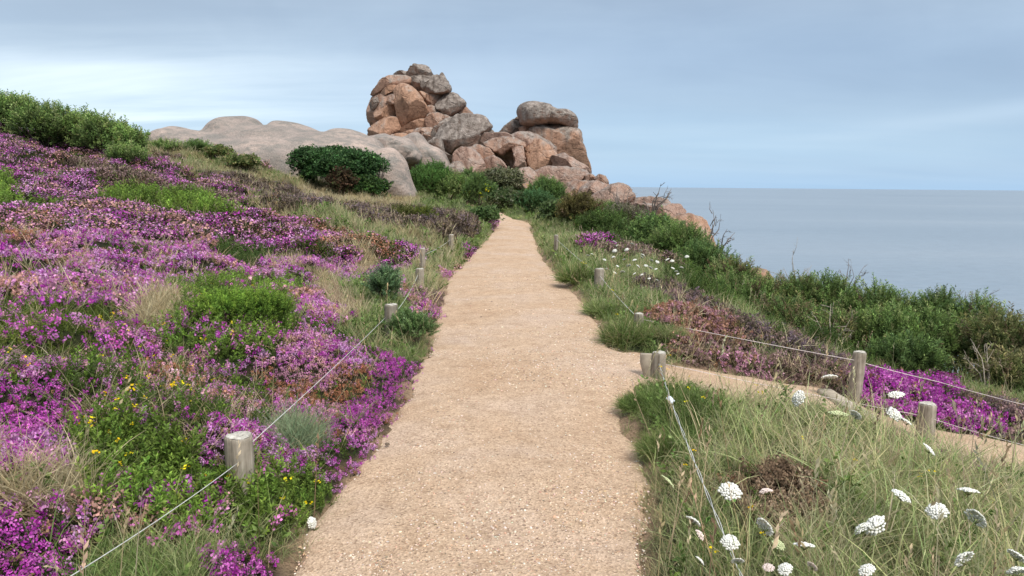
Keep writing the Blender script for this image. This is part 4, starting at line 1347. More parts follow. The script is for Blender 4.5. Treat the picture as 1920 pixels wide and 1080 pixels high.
# whaleback rock: several swells grown together
wb = MB()
for pts, Y, dep, bx in [
    ([(276, 268), (300, 244), (345, 242), (420, 250), (520, 258), (620, 256), (680, 262), (728, 282), (760, 318), (776, 350), (784, 376), (740, 384), (640, 400), (480, 400), (340, 390), (285, 330)], 38.5, 3.4, 2.4),
    ([(284, 264), (340, 247), (400, 248), (440, 238), (490, 241), (545, 241), (600, 249), (660, 250), (712, 268), (715, 330), (500, 350), (300, 320)], 40.0, 3.2, 2.6),
    ([(386, 262), (394, 236), (416, 222), (447, 219), (476, 222), (494, 240), (520, 262), (500, 300), (420, 300)], 40.2, 2.2, 2.2),
    ([(490, 262), (512, 230), (534, 228), (565, 233), (600, 246), (640, 262), (600, 300), (520, 300)], 40.6, 2.2, 2.2),
    ([(600, 266), (620, 243), (648, 240), (676, 247), (700, 262), (720, 300), (640, 310)], 41, 2.0, 2.2),
    ([(290, 270), (320, 238), (350, 241), (400, 256), (380, 300), (310, 300)], 40, 2.0, 2.2),
    ([(600, 296), (650, 282), (700, 284), (740, 304), (760, 340), (700, 350), (620, 340)], 36.4, 1.6, 2.4),
    ([(420, 300), (480, 290), (540, 296), (600, 308), (580, 350), (440, 350)], 36.2, 1.2, 2.2),
    ([(690, 300), (730, 276), (758, 298), (772, 340), (785, 378), (750, 392), (712, 370)], 36.6, 1.6, 2.4)]:
    V_, F_, c_ = boulder_mesh(pts, Y, depth=dep, boxy=bx, seed=int(Y * 10), rough=.4, joints=0, facets=0, grow=1.0)
    wb.add((list(V_), F_))
wo = mesh_obj('whaleback_rock', np.array(wb.V) - np.array([-10, 39, 2]), wb.F, M_DOME, None, None, True)
wo.location = (-10, 39, 2)
md = wo.modifiers.new('fuse', 'REMESH'); md.mode = 'VOXEL'; md.voxel_size = 0.12; md.use_smooth_shade = True
md = wo.modifiers.new('soften', 'SMOOTH'); md.factor = .6; md.iterations = 9
tag(wo, 'long low pale grey pink whaleback rock with rounded swells on the left skyline', 'rock')

# ------------------------------------------------------------------ shrubs
def shrub(name, label, px, top, wpx, Y, colA, colB, proto='twig', group=None, lumps=7, dens=1.0, tw=0.42, flat=1.0, sink=0.25, depth=None, cat='shrub', dead=0.0, yellow=0, dome=.55):
    pc = at(px, top, Y)
    g = float(ground(np.array([pc[0]]), np.array([Y]))[0])
    H = max(pc[2] - g, 0.25)
    W = wpx / FPX * Y / 2
    D = depth if depth else W * .8
    root = empty(name, (pc[0], Y, g - .02))
    tag(root, label, cat, group)
    b = Buf()
    rs = np.random.default_rng(abs(int(px * 7 + Y * 13)))
    lod = 'n' if Y < 9 else 'm' if Y < 22 else 'f'
    protos = PR['leafy' if lod != 'f' else 'leafy_f'] if proto == 'leafy' else PR['twig_' + lod]
    tl = tw * (1 if lod == 'n' else 1.0)
    cs, rr = [], []
    for k in range(lumps):
        a = rs.uniform(0, 2 * PI); q = math.sqrt(rs.random()) * .72
        lx, ly = W * q * math.cos(a), D * q * math.sin(a)
        lz = H * flat * (1 - dome * q * q) * rs.uniform(.62, .92)
        rad_ = np.array([W * rs.uniform(.34, .5), D * rs.uniform(.36, .52), H * rs.uniform(.28, .42)])
        cs.append((lx, ly, max(lz - rad_[2] * .55, rad_[2] * .4))); rr.append(rad_)
    cs.append((0, 0, H * .42)); rr.append(np.array([W * .8, D * .8, H * .48]))
    tot = 0
    for c, r_ in zip(cs, rr):
        area = 4 * PI * ((r_[0] * r_[1]) ** 1.6 / 3 + (r_[0] * r_[2]) ** 1.6 / 3 + (r_[1] * r_[2]) ** 1.6 / 3) ** (1 / 1.6)
        M = int(min(2600, max(40, dens * area * 6.0 / (tl * tl))))
        d = rs.normal(0, 1, (M, 3)); d /= np.linalg.norm(d, axis=1, keepdims=True)
        d[:, 2] = np.where(d[:, 2] < -.35, -d[:, 2], d[:, 2])
        rad2 = rs.uniform(.55, 1.0, M) ** .5
        pos = np.array(c) + d * r_ * rad2[:, None]
        keep = pos[:, 2] > -sink * .2
        pos, d = pos[keep], d[keep]; M = len(pos)
        # twigs point outward and up
        dirv = d * .9 + np.array([0, 0, .75]) + rs.normal(0, .35, (M, 3))
        dirv /= np.linalg.norm(dirv, axis=1, keepdims=True)
        yaw = np.arctan2(dirv[:, 0], -dirv[:, 1]); tilt = np.arccos(np.clip(dirv[:, 2], -1, 1))
        R = rot_zxz(yaw, tilt, rs.uniform(0, 2 * PI, M))
        cl_ = .5 + .5 * vnoise(pos[:, 0] * 1.6 / max(tw, .2) * .5 + px, pos[:, 1] * 1.6 / max(tw, .2) * .5, pos[:, 2] * 1.6 / max(tw, .2) * .5, seed=77)
        br = (.62 + .76 * cl_)[:, None]
        cb = pick(colB, M) * br
        ca = pick(colA, M) * br
        if dead:
            dm = (rs.random(M) < dead) | (cl_ > 1 - dead * .6)
            cb[dm] = pick([(.24, .19, .10), (.20, .14, .09)], dm.sum()); ca[dm] = cb[dm] * .7
        b.emit(protos, pos, tl * rs.uniform(.6, 1.15, M), ca, cb, R=R)
        tot += M
    # leaders that break the outline
    M = int(10 + 8 * lumps)
    q = np.sqrt(rs.random(M)) * .95; a = rs.uniform(0, 2 * PI, M)
    hz = H * (1 - .5 * q * q) * rs.uniform(.86, 1.0, M)
    pos = np.column_stack([W * q * np.cos(a), D * q * np.sin(a), hz - tl * .3])
    b.emit(protos, pos, tl * rs.uniform(.8, 1.5, M), pick(colA, M), pick(colB, M), .35)
    crown = b.build('foliage', M_LEAF, root)
    # woody stems
    st = MB()
    for k in range(6):
        a = rs.uniform(0, 2 * PI); q = rs.uniform(.2, .7)
        e = np.array([W * q * math.cos(a), D * q * math.sin(a), H * rs.uniform(.55, .85)])
        st.add(tube([np.array([0.04 * math.cos(a), .04 * math.sin(a), -.1]), e * np.array([.45, .45, .4]), e], [.035, .025, .008], 5))
    mesh_obj('stem', st.V, st.F, M_BARK, root)
    if yellow:
        yb = Buf()
        q = np.sqrt(rs.random(yellow)) * .9; a = rs.uniform(0, 2 * PI, yellow)
        pos = np.column_stack([W * q * np.cos(a), -D * np.abs(q * np.sin(a)), H * (1 - .5 * q * q) * rs.uniform(.6, 1.05, yellow)])
        yb.emit(PR['blossom'], pos, rs.uniform(.12, .22, yellow), pick(YELLOW, yellow), pick([(.80, .75, .03)], yellow))
        yb.build('blossom', M_PETAL, root)
    return root


GA = [(.08, .13, .04), (.10, .155, .045)]
GB = [(.22, .34, .09), (.29, .41, .11), (.165, .26, .075), (.34, .39, .15)]
GB_DARK = [(.165, .265, .08), (.21, .32, .09), (.125, .21, .07)]
GB_OLIVE = [(.23, .24, .08), (.30, .27, .11), (.17, .20, .065), (.34, .29, .15)]
GB_BLUE = [(.17, .28, .14), (.13, .23, .11), (.22, .32, .15)]
HG = 'gorse bushes on the left skyline'
for px, top, w, Y, lab in [
    (15, 190, 150, 30, 'dark gorse bush at the far left end of the skyline hedge'),
    (82, 204, 130, 29.5, 'second gorse bush of the skyline hedge, overlapping the far left one'),
    (140, 218, 120, 30, 'gorse bush with a flat top in the middle of the skyline hedge'),
    (190, 228, 110, 29.5, 'pale tipped gorse bush right of the middle of the skyline hedge'),
    (232, 248, 80, 29.5, 'small gorse bush at the right end of the hedge before the whaleback rock'),
    (-70, 180, 170, 30, 'tall gorse bush cut off by the left edge of the view')]:
    shrub('gorse_bush', lab, px, top, w, Y, GA, GB, 'twig', HG, 8, .8, .55)
LG = 'low bushes in front of the whaleback rock'
shrub('gorse_bush', 'small spiky bush standing alone on the grass below the skyline hedge', 238, 284, 70, 26, GA, GB, 'twig', LG, 5, .8, .4)
shrub('gorse_bush', 'spiky little bush at the left foot of the whaleback rock', 368, 278, 44, 33, GA, GB_DARK, 'twig', LG, 4, .9, .4)
shrub('gorse_bush', 'round yellow green bush at the foot of the whaleback rock', 410, 284, 54, 33, GA, GB_OLIVE, 'leafy', LG, 4, .9, .35)
shrub('gorse_bush', 'straggling low bush along the base of the whaleback rock', 455, 302, 70, 32, GA, GB_OLIVE, 'leafy', LG, 4, .8, .35)
shrub('gorse_bush', 'pale feathery bush at the left base of the whaleback rock', 318, 280, 54, 33, GA, GB, 'twig', LG, 4, .8, .4)
IVY = [(.08, .17, .055), (.10, .215, .07), (.085, .185, .055), (.135, .25, .09)]
shrub('ivy_bush', 'wide dark ivy covered bush with glossy leaves against the whaleback rock', 632, 284, 165, 33, [(.02, .05, .015)], IVY, 'leafy', None, 16, 1.2, .34, 1.0, dome=.12)
shrub('ivy_bush', 'low straggling end of ivy at the right of the dark ivy covered bush', 690, 332, 80, 32, [(.02, .05, .015)], [(.07, .14, .03), (.09, .16, .04)], 'leafy', None, 5, 1.0, .32)
shrub('ivy_hollow', 'reddish brown foliage standing in for the shaded hollow of the dark ivy covered bush', 642, 318, 50, 31.2, [(.05, .035, .02)], [(.13, .07, .04), (.09, .055, .03), (.07, .09, .03)], 'leafy', None, 4, 1.0, .3)  # added clump, its dark brown painted as the shaded hollow in the ivy
SG = 'bushes at the foot of the rocks beyond the path end'
shrub('green_bush', 'bright green bush against the pale sloping rock', 812, 304, 100, 41, GA, [(.08, .19, .04), (.11, .23, .05)], 'twig', SG, 8, 1.0, .45)
shrub('green_bush', 'lower green bush in front of the bright green bush', 850, 330, 70, 40, GA, GB, 'twig', SG, 6, 1.0, .45)
shrub('green_bush', 'small dark round bush beside the pale round stone', 880, 318, 36, 42, GA, GB_DARK, 'twig', SG, 4, 1.2, .4)
shrub('green_bush', 'yellow flowered dark bush where the path ends', 898, 332, 60, 39, GA, GB_DARK, 'twig', SG, 5, 1.0, .42, yellow=14)
shrub('pale_bush', 'pale flowering scrub between the rounded boulder and the broad pink rock', 940, 318, 80, 43, [(.10, .11, .05)], [(.24, .24, .14), (.30, .29, .20), (.18, .2, .1)], 'leafy', SG, 6, .9, .4)
shrub('pale_bush', 'low white and yellow flowering scrub at the head of the path', 952, 362, 90, 36.5, [(.06, .09, .03)], [(.12, .16, .06), (.08, .13, .05), (.22, .22, .14)], 'leafy', SG, 6, 1.0, .32, yellow=10)
shrub('green_bush', 'dark bush in front of the flat bedded pink rock', 1024, 340, 74, 39, GA, GB_DARK, 'twig', SG, 7, 1.1, .45)
shrub('green_bush', 'bluish green bush on the right bank at the head of the path', 1000, 362, 70, 36, GA, [(.08, .18, .07), (.10, .21, .085)], 'twig', SG, 6, 1.0, .42)
shrub('gorse_bush', 'brownish round gorse bush on the right bank of the path', 1086, 372, 74, 25.5, [(.09, .08, .03)], [(.16, .14, .045), (.20, .175, .055), (.12, .10, .04)], 'twig', SG, 8, 1.0, .4, dead=.1)
shrub('gorse_bush', 'green gorse spreading right of the brownish round bush', 1132, 408, 80, 24, GA, [(.09, .15, .035), (.12, .17, .05)], 'twig', SG, 6, .9, .4)
shrub('gorse_bush', 'bushy green shrub left of the brownish round gorse', 1040, 384, 56, 27, GA, [(.10, .15, .06), (.13, .18, .08)], 'leafy', SG, 5, .9, .32)
RG = 'gorse bushes on the slope above the sea'
shrub('gorse_bush', 'grey scrubby bush below the large rounded pink boulder', 1170, 400, 80, 26, [(.12, .10, .07)], [(.20, .18, .12), (.15, .15, .08)], 'twig', RG, 5, .5, .4)
shrub('gorse_bush', 'dark gorse under the long pink slab', 1228, 412, 100, 22, GA, GB_DARK, 'twig', RG, 8, .9, .42)
shrub('gorse_bush', 'dense green gorse in front of the steep pink boulder', 1275, 434, 110, 20, GA, GB, 'twig', RG, 8, .9, .42)
shrub('gorse_bush', 'gorse bush beside the white umbels on the sea side', 1322, 470, 100, 19, GA, GB_DARK, 'twig', RG, 7, .9, .42)
shrub('gorse_bush', 'low gorse running along the cliff edge', 1370, 506, 100, 17.5, GA, GB_OLIVE + GB, 'twig', RG, 6, .9, .42, dead=.2)
for px, top, w, Y, cb, dd_, lab in [
    (1400, 532, 150, 15.5, GB, .1, 'gorse bush at the upper left end of the thicket by the sea'),
    (1470, 530, 140, 15.5, GB_OLIVE + GB, .12, 'olive gorse bush below the wispy dead twigs of the thicket'),
    (1560, 520, 150, 15.0, GB, .05, 'tallest gorse bush of the thicket, rising against the sea'),
    (1650, 534, 150, 14.5, GB, .05, 'gorse bush right of the tallest one, against the sea'),
    (1745, 552, 150, 14.0, GB_DARK + GB, .03, 'dark green gorse bush in the back row against the sea'),
    (1840, 575, 140, 13.5, GB, .05, 'gorse bush at the right end of the back row'),
    (1480, 580, 130, 12.6, GB_DARK + GB_OLIVE, .1, 'low dark gorse bush behind the withered heather'),
    (1570, 600, 130, 12.0, GB_OLIVE + GB, .15, 'half dead olive gorse bush in the front row of the thicket'),
    (1655, 590, 150, 11.8, GB, .02, 'broad light green gorse bush in the middle of the thicket'),
    (1755, 600, 160, 11.4, GB, .02, 'large bright gorse bush behind the purple heather'),
    (1700, 660, 110, 10.6, GB_DARK, .02, 'small dark gorse bush just above the purple heather'),
    (1885, 596, 140, 10.8, GB_OLIVE, .15, 'yellowish gorse bush at the right edge of the view'),
    (1960, 610, 160, 10.4, GB_OLIVE, .12, 'olive gorse bush cut off by the right edge of the view'),
    (1905, 690, 110, 9.6, GB_OLIVE, .25, 'brown and olive gorse bush low down at the right edge')]:
    shrub('gorse_bush', lab, px, top, w, Y, GA, cb, 'twig', RG, 8, .9, .36, dead=dd_)
shrub('yellow_bush', 'little yellow green bush alone in the brown heather left of the path', 788, 404, 36, 21, [(.07, .09, .02)], [(.24, .27, .04), (.14, .18, .04)], 'twig', None, 4, 1.2, .36)
shrub('yellow_bush', 'dull yellowish tuft beside the little yellow green bush', 752, 414, 38, 20.6, [(.07, .08, .02)], [(.20, .21, .06), (.15, .16, .05)], 'twig', None, 4, 1.0, .32)
shrub('green_bush', 'dense leafy bush on the inside of the bend left of the path end', 908, 398, 50, 27, GA, [(.09, .15, .05), (.13, .18, .07), (.07, .12, .04)], 'leafy', None, 5, 1.0, .3)
shrub('feathery_bush', 'upright blue green feathery bush behind the second left post', 722, 508, 54, 8.9, [(.06, .10, .04)], GB_BLUE, 'twig', None, 6, 1.0, .17)
shrub('feathery_bush', 'soft low blue green plant spilling over the path edge by a left post', 772, 612, 90, 7.4, [(.06, .10, .03)], [(.18, .29, .10), (.24, .34, .14)], 'twig', None, 6, .9, .13)
shrub('gorse_cushion', 'bright green dome shaped cushion bush among the purple heather', 452, 566, 190, 6.3, [(.05, .10, .015)], BRIGHT, 'twig', None, 9, 1.0, .12, depth=.34)


def tussock(label, px, base, top, wpx, cols, n=260):
    q = hit(px, base, .0)
    Y = float(q[1]) + wpx / FPX * q[1] * .35
    pc = at(px, top, Y)
    g = float(ground(np.array([pc[0]]), np.array([Y]))[0])
    W = wpx / FPX * Y / 2; H = max(pc[2] - g, .15)
    root = empty('grass_tussock', (pc[0], Y, g - .02))
    tag(root, label, 'grass tussock', 'dense grass tussocks beside the path')
    b = Buf()
    qq = np.sqrt(RNG.random(n)) * .8; a = RNG.uniform(0, 2 * PI, n)
    pos = np.column_stack([W * qq * np.cos(a), W * .8 * qq * np.sin(a), H * .45 * (1 - qq)])
    dirv = np.column_stack([np.cos(a) * qq * 1.3, np.sin(a) * qq * 1.3, np.full(n, .9)]) + RNG.normal(0, .22, (n, 3))
    dirv /= np.linalg.norm(dirv, axis=1, keepdims=True)
    R = rot_zxz(np.arctan2(dirv[:, 0], -dirv[:, 1]), np.arccos(np.clip(dirv[:, 2], -1, 1)), RNG.uniform(0, 2 * PI, n))
    b.emit(PR['grass_n'] if Y < 9 else PR['grass_m'], pos, H * RNG.uniform(.55, .9, n), pick(cols, n, .2), pick(cols, n, .2), R=R)
    b.build('blades', M_LEAF, root)


TC = GRN + LEAFG + STRAW[:1]
tussock('dark olive grass tussock bulging over the path above the side path entrance', 1180, 652, 590, 110, TC, 420)
tussock('grass tussock between the low buried post and the rusty heather', 1250, 655, 605, 90, GRN + PALEG + STRAW[:1], 300)
tussock('dark green grass tussock at the tip of the near right verge', 1205, 775, 738, 100, LEAFG + GRN, 520)
tussock('green grass tussock right in front of the corner post', 1310, 770, 728, 120, LEAFG + GRN + PALEG[:1], 480)
tussock('grass tussock overhanging the gravel lower down the near right verge', 1245, 865, 805, 100, GRN + LEAFG + STRAW[:1], 520)
tussock('dark grass tussock on the right bank below the small grey post', 1085, 540, 490, 80, TC, 300)
tussock('small grass tussock spilling on the path right of its middle', 1130, 595, 552, 70, GRN + PALEG, 260)
tussock('grey green grass tussock behind the near left post', 548, 830, 772, 90, [(.26, .32, .19), (.32, .36, .22), (.38, .37, .24)], 320)


# bare twiggy shrubs
def dead_shrub(label, base, tips, mat, group, rad=.012, fork=3):
    p0 = at(*base)
    g = float(ground(np.array([p0[0]]), np.array([p0[1]]))[0])
    root = np.array([p0[0], p0[1], min(p0[2], g)])
    mb = MB()
    rs = random.Random(int(base[0]))
    k = 0
    for (tx, ty) in tips:
        e = at(tx, ty, base[2]) + np.array([0, rs.uniform(-.4, .4), 0])
        d = e - p0
        L = np.linalg.norm(d)
        jit = lambda a: np.array([rs.gauss(0, a), rs.gauss(0, a), rs.gauss(0, a)])
        pts = [root - p0 * 0, p0 + d * .3 + jit(L * .05), p0 + d * .65 + jit(L * .05), e]
        mb.add(tube(pts, [rad, rad * .75, rad * .5, rad * .2], 5))
        for f_ in range(fork):
            t = rs.uniform(.35, .95)
            s = p0 + d * t
            dv = d / L * rs.uniform(.3, .8) + jit(.5)
            ee = s + dv * L * rs.uniform(.15, .32)
            mb.add(tube([s, (s + ee) / 2 + jit(L * .02), ee], [rad * .45, rad * .3, rad * .12], 4))
            for g_ in range(2):
                q = s + (ee - s) * rs.uniform(.4, .95)
                mb.add(tube([q, q + (dv * .5 + jit(.4)) * L * .12], [rad * .25, rad * .1], 3))
    o = mesh_obj('dead_shrub', np.array(mb.V) - root, mb.F, mat, None)
    o.location = root
    tag(o, label, 'dead shrub', group)
    return o


DG = 'bare dead shrubs'
dead_shrub('bare dead shrub standing tall in front of the long pink slab', (1222, 400, 27), [(1240, 344), (1255, 354), (1230, 362), (1205, 372), (1262, 360)], M_TWIG, DG, .035)
dead_shrub('bare dead shrub in front of the large rounded pink boulder', (1165, 400, 30), [(1136, 352), (1150, 356), (1172, 356), (1185, 352), (1160, 350), (1192, 366)], M_TWIG, DG, .028)
dead_shrub('bare dead shrub leaning over the sea right of the steep boulder', (1325, 462, 24), [(1342, 394), (1355, 402), (1330, 412), (1322, 425)], M_TWIG, DG, .03)
dead_shrub('low bare dead shrub reaching right towards the sea horizon water', (1345, 470, 23), [(1358, 428), (1382, 436), (1372, 446), (1352, 446), (1362, 452)], M_TWIG, DG, .026)
dead_shrub('wispy bare stems rising left of the gorse thicket', (1485, 540, 15.5), [(1484, 466), (1502, 500), (1460, 506), (1520, 496), (1472, 502), (1455, 512)], M_STRAW_TWIG, DG, .011, 4)
dead_shrub('reddish bare stems sticking up from the tallest gorse bush', (1590, 545, 15), [(1580, 492), (1597, 486), (1628, 498), (1570, 505), (1612, 508)], M_TWIG, DG, .011, 4)
dead_shrub('small bare stems rising from the right part of the gorse thicket', (1800, 580, 13.8), [(1795, 540), (1835, 545), (1868, 548), (1818, 548)], M_TWIG, DG, .010, 3)
dead_shrub('bleached dead branches inside the front of the gorse thicket', (1560, 655, 11.2), [(1545, 600), (1572, 575), (1582, 590), (1530, 620), (1590, 620)], M_STRAW_TWIG, DG, .012, 5)
dead_shrub('grey dead twigs lying on the right gorse bushes', (1850, 720, 9.4), [(1835, 640), (1868, 650), (1820, 670), (1866, 690), (1880, 660)], M_STRAW_TWIG, DG, .011, 4)
dead_shrub('dry bare scrub under the large rounded pink boulder', (1190, 425, 26), [(1160, 396), (1205, 396), (1176, 390), (1220, 404), (1148, 404)], M_STRAW_TWIG, DG, .02, 5)
dead_shrub('thorny bare branches at the right side of the ivy covered bush', (712, 345, 33), [(716, 284), (728, 290), (722, 306), (722, 318), (706, 284)], M_TWIG, DG, .03, 2)


# ------------------------------------------------------------------ fence posts and wires
POSTS = []


def post(label, px, top, wpx, base, group, mat=M_WOOD, lean=(0, 0), veg=.12):
    Y = POSTY[int(px)]
    pt = at(px, top, Y)
    g = float(ground(np.array([pt[0]]), np.array([pt[1]]))[0])
    r = wpx / FPX * Y / 2
    H = pt[2] - g + .12
    n = 22
    V, F = [], []
    hs = [-.02, .12, .3, .5, .7, .85, .95, .985, 1.0]
    rs = random.Random(int(px * 3))
    lob = [1 + .05 * rs.uniform(-1, 1) for _ in range(n)]
    for i, t in enumerate(hs):
        rr = r * (1.04 - .05 * t) * (.93 if t == 1.0 else 1)
        for k in range(n):
            a = 2 * PI * k / n
            q = rr * lob[k] * (1 + .015 * rs.uniform(-1, 1))
            V.append((q * math.cos(a) + lean[0] * t * H, q * math.sin(a) + lean[1] * t * H, t * H - .12 + (.05 * r * math.sin(a * 2) if t > .9 else 0)))
    for i in range(len(hs) - 1):
        for k in range(n):
            F.append((i * n + k, i * n + (k + 1) % n, (i + 1) * n + (k + 1) % n, (i + 1) * n + k))
    F.append(tuple((len(hs) - 1) * n + k for k in range(n)))
    o = mesh_obj('fence_post', V, F, mat)
    o.location = (pt[0], pt[1], g)
    tag(o, label, 'post', group)
    # sawn top
    tv = [V[(len(hs) - 1) * n + k] for k in range(n)]
    cx_, cy_ = sum(v[0] for v in tv) / n, sum(v[1] for v in tv) / n
    V2, F2 = [], []
    for f_, dz in ((.97, .003), (.6, .007), (.25, .004)):
        for v in tv:
            V2.append((cx_ + (v[0] - cx_) * f_, cy_ + (v[1] - cy_) * f_, v[2] + dz + rs.uniform(-.002, .002)))
    for i in range(2):
        for k in range(n):
            F2.append((i * n + k, i * n + (k + 1) % n, (i + 1) * n + (k + 1) % n, (i + 1) * n + k))
    F2.append(tuple(2 * n + k for k in range(n)))
    mesh_obj('sawn_top', V2, F2, M_END, o)
    return o


PG = 'short wooden posts of the path fence'
P1 = post('thick weathered post with a pale sawn top in the green gorse, nearest on the left', 450, 817, 54, 905, PG, lean=(-.02, 0))
P2 = post('half hidden brown post beside the feathery bush left of the path', 733, 571, 24, 612, PG, M_WOOD_DARK)
P3 = post('short grey post left of the path, just in front of a taller thin one', 787, 504, 16, 522, PG)
P4 = post('thin tall grey post behind the short one left of the path', 792, 466, 11, 499, PG)
P5 = post('farthest post left of the path, beside the brown heather', 846, 440, 10, 462, PG)
R1 = post('stout post at the corner where the side path leaves the main path', 1236, 661, 27, 705, PG)
R2 = post('leaning grey post at the edge of the bright purple heather behind the side path', 1606, 660, 24, 735, PG, lean=(.05, 0))
R3 = post('thick grey post in the long grass on the near side of the side path', 1739, 757, 32, 818, PG)
R4 = post('small grey post in the pale grass right of the path below the white umbels', 1124, 504, 18, 530, PG)
R5 = post('low grey post almost buried in grass just above the side path entrance', 1198, 588, 18, 606, PG)
R6 = post('tiny thin post in the tall pale grass near the far end of the path', 1043, 441, 8, 470, PG, M_WOOD_DARK)

# board set on edge beside the corner post
pb = at(1216, 665, R1.location.y + .03)
g = float(ground(np.array([pb[0]]), np.array([pb[1]]))[0])
bw = .05
V = []
for z_, s_ in ((0, .85), (.16, 1.0), (pb[2] - g, 1.0), (pb[2] - g + .012, .92)):
    for x_, y_ in ((-bw * s_, -.02), (bw * s_, -.035), (bw * s_, .0), (-bw * s_, .015)):
        V.append((x_ - (.02 if z_ > .1 else -.015), y_, z_))
F = [(0, 1, 5, 4), (1, 2, 6, 5), (2, 3, 7, 6), (3, 0, 4, 7)]
F = F + [tuple(i + 4 for i in f) for f in F] + [tuple(i + 8 for i in f) for f in F] + [(12, 13, 14, 15)]
bd = mesh_obj('plank', V, F, M_STONE_EDGE)
bd.location = (pb[0], pb[1], g)
tag(bd, 'short grey plank standing on edge against the corner post of the side path', 'plank')

# timber edging where the side path steps down
a_, b_ = on_side(1545, 742), on_side(1638, 800)
ax = (b_ - a_); L_ = np.linalg.norm(ax); ax /= L_
sd = np.cross(ax, [0, 0, 1]); sd /= np.linalg.norm(sd)
upv = np.cross(sd, ax)
V, F = [], []
nseg = 14
for i in range(nseg + 1):
    c_ = a_ + ax * L_ * i / nseg + upv * .03
    wv_ = .075 + .006 * math.sin(i * 1.7)
    for s_, h_ in ((-1, -.08), (-1, .025), (-.8, .04), (.8, .042), (1, .025), (1, -.08)):
        V.append(c_ + sd * wv_ * s_ + upv * h_)
for i in range(nseg):
    for k in range(5):
        F.append((i * 6 + k, i * 6 + k + 1, (i + 1) * 6 + k + 1, (i + 1) * 6 + k))
F.append((5, 4, 3, 2, 1, 0)); F.append(tuple(nseg * 6 + k for k in range(6)))
ed = mesh_obj('step_edging', np.array(V) - a_, F, M_STONE_EDGE)
ed.location = a_
tag(ed, 'pale grey timber edging sunk across the side path at its step', 'edging')


def wire(label, pts, mat, r=.003, sag=.02, group='fence wires', strands=1, twist=0.0):
    P = [np.asarray(p, float) for p in pts]
    mb = MB()
    for s in range(strands):
        out = []
        for i in range(len(P) - 1):
            n = 14
            for k in range(n + (i == len(P) - 2)):
                t = k / n
                q = P[i] * (1 - t) + P[i + 1] * t
                q = q + np.array([0, 0, -sag * 4 * t * (1 - t)])
                ph = (i * n + k) * .9 + s * PI
                q = q + np.array([math.cos(ph), 0, math.sin(ph)]) * twist
                out.append(q)
        mb.add(tube(out, r, 5))
    o = mesh_obj('fence_wire', np.array(mb.V) - P[0], mb.F, mat, None, None, True)
    o.location = P[0]
    tag(o, label, 'wire', group)
    return o


WG = 'fence wires'
pf = lambda px, py, Y: at(px, py, Y)
wire('slack wire running from the near left post down out of the bottom left', [pf(446, 868, P1.location.y - .07), pf(130, 1082, 2.2), pf(-150, 1290, 1.62)], M_WIRE, .0021, .012)
wire('wire stretched from the near left post up to the half hidden brown post', [pf(474, 828, P1.location.y), pf(724, 594, P2.location.y)], M_WIRE, .0021, .012)
wire('wire between the half hidden brown post and the short grey post', [pf(740, 588, P2.location.y), pf(784, 515, P3.location.y)], M_WIRE, .003, .04)
wire('wire between the thin tall post and the farthest left post', [pf(794, 478, P4.location.y), pf(845, 449, P5.location.y)], M_WIRE, .003, .03)
wire('pale wire stretched behind the side path to the leaning grey post and beyond', [pf(1200, 598, R5.location.y), pf(1600, 675, R2.location.y - .02), pf(1760, 716, 6.9), pf(1925, 760, 6.3), pf(2300, 880, 5.2)], M_WIRE_PALE, .003, .006)
wire('wire from the corner post along the side path past the thick grey post', [pf(1244, 682, R1.location.y), pf(1732, 780, R3.location.y), pf(1925, 836, R3.location.y - .55), pf(2300, 980, 4.6)], M_WIRE_PALE, .0026, .008)
wire('double twisted wire slanting down from the corner post through the grass', [pf(1236, 682, R1.location.y - .07), pf(1258, 752, 4.6), pf(1310, 885, 3.4), pf(1392, 1085, 2.5), pf(1440, 1200, 2.1)], M_WIRE, .0019, .004, WG, 2, .005)
wire('wire climbing from the low buried post to the small grey post', [pf(1196, 596, R5.location.y), pf(1124, 516, R4.location.y), pf(1043, 448, R6.location.y)], M_WIRE, .0028, .02)

# plastic tensioner on the double wire
pc = at(1257, 750, 4.62)
mb = MB()
dn = at(1264, 768, 4.45) - at(1252, 735, 4.8); dn /= np.linalg.norm(dn)
mb.add(tube([pc - dn * .055, pc - dn * .045, pc - dn * .02, pc + dn * .02, pc + dn * .045, pc + dn * .055], [.006, .013, .018, .02, .012, .006], 8))
mb.add(tube([pc + np.array([-.026, 0, .012]), pc + np.array([.026, 0, -.008])], [.008, .008], 6))
o = mesh_obj('wire_tensioner', np.array(mb.V) - pc, mb.F, M_PLASTIC, None, None, True)
o.location = pc
tag(o, 'small white plastic tensioner clipped on the double wire below the corner post', 'wire clip')


# ------------------------------------------------------------------ white umbels (wild carrot)
def umbel_head(R, dome, n, seed):
    rs = random.Random(seed)
    V, F = [], []
    for i in range(n):
        q = math.sqrt((i + .5) / n); a = i * 2.39996
        c = np.array([R * q * math.cos(a), R * q * math.sin(a), dome * R * (1 - q * q)]) + np.array([rs.gauss(0, .03), rs.gauss(0, .03), rs.gauss(0, .03)]) * R
        s = R * 1.65 / math.sqrt(n) * rs.uniform(.75, 1.1)
        o = len(V)
        m = 6
        for k in range(m):
            aa = 2 * PI * k / m + rs.random() * .5
            V.append(c + np.array([math.cos(aa) * s, math.sin(aa) * s, -s * .25 + rs.gauss(0, .12) * s]))
        V.append(c + np.array([0, 0, s * .38]))
        V.append(c + np.array([0, 0, -s * .6]))
        for k in range(m):
            F.append((o + k, o + (k + 1) % m, o + m))
            F.append((o + (k + 1) % m, o + k, o + m + 1))
    return V, F


HEADS = [umbel_head(1, .35, 70, 5), umbel_head(1, .5, 64, 6), umbel_head(1, .25, 64, 8)]
HEADM = {}


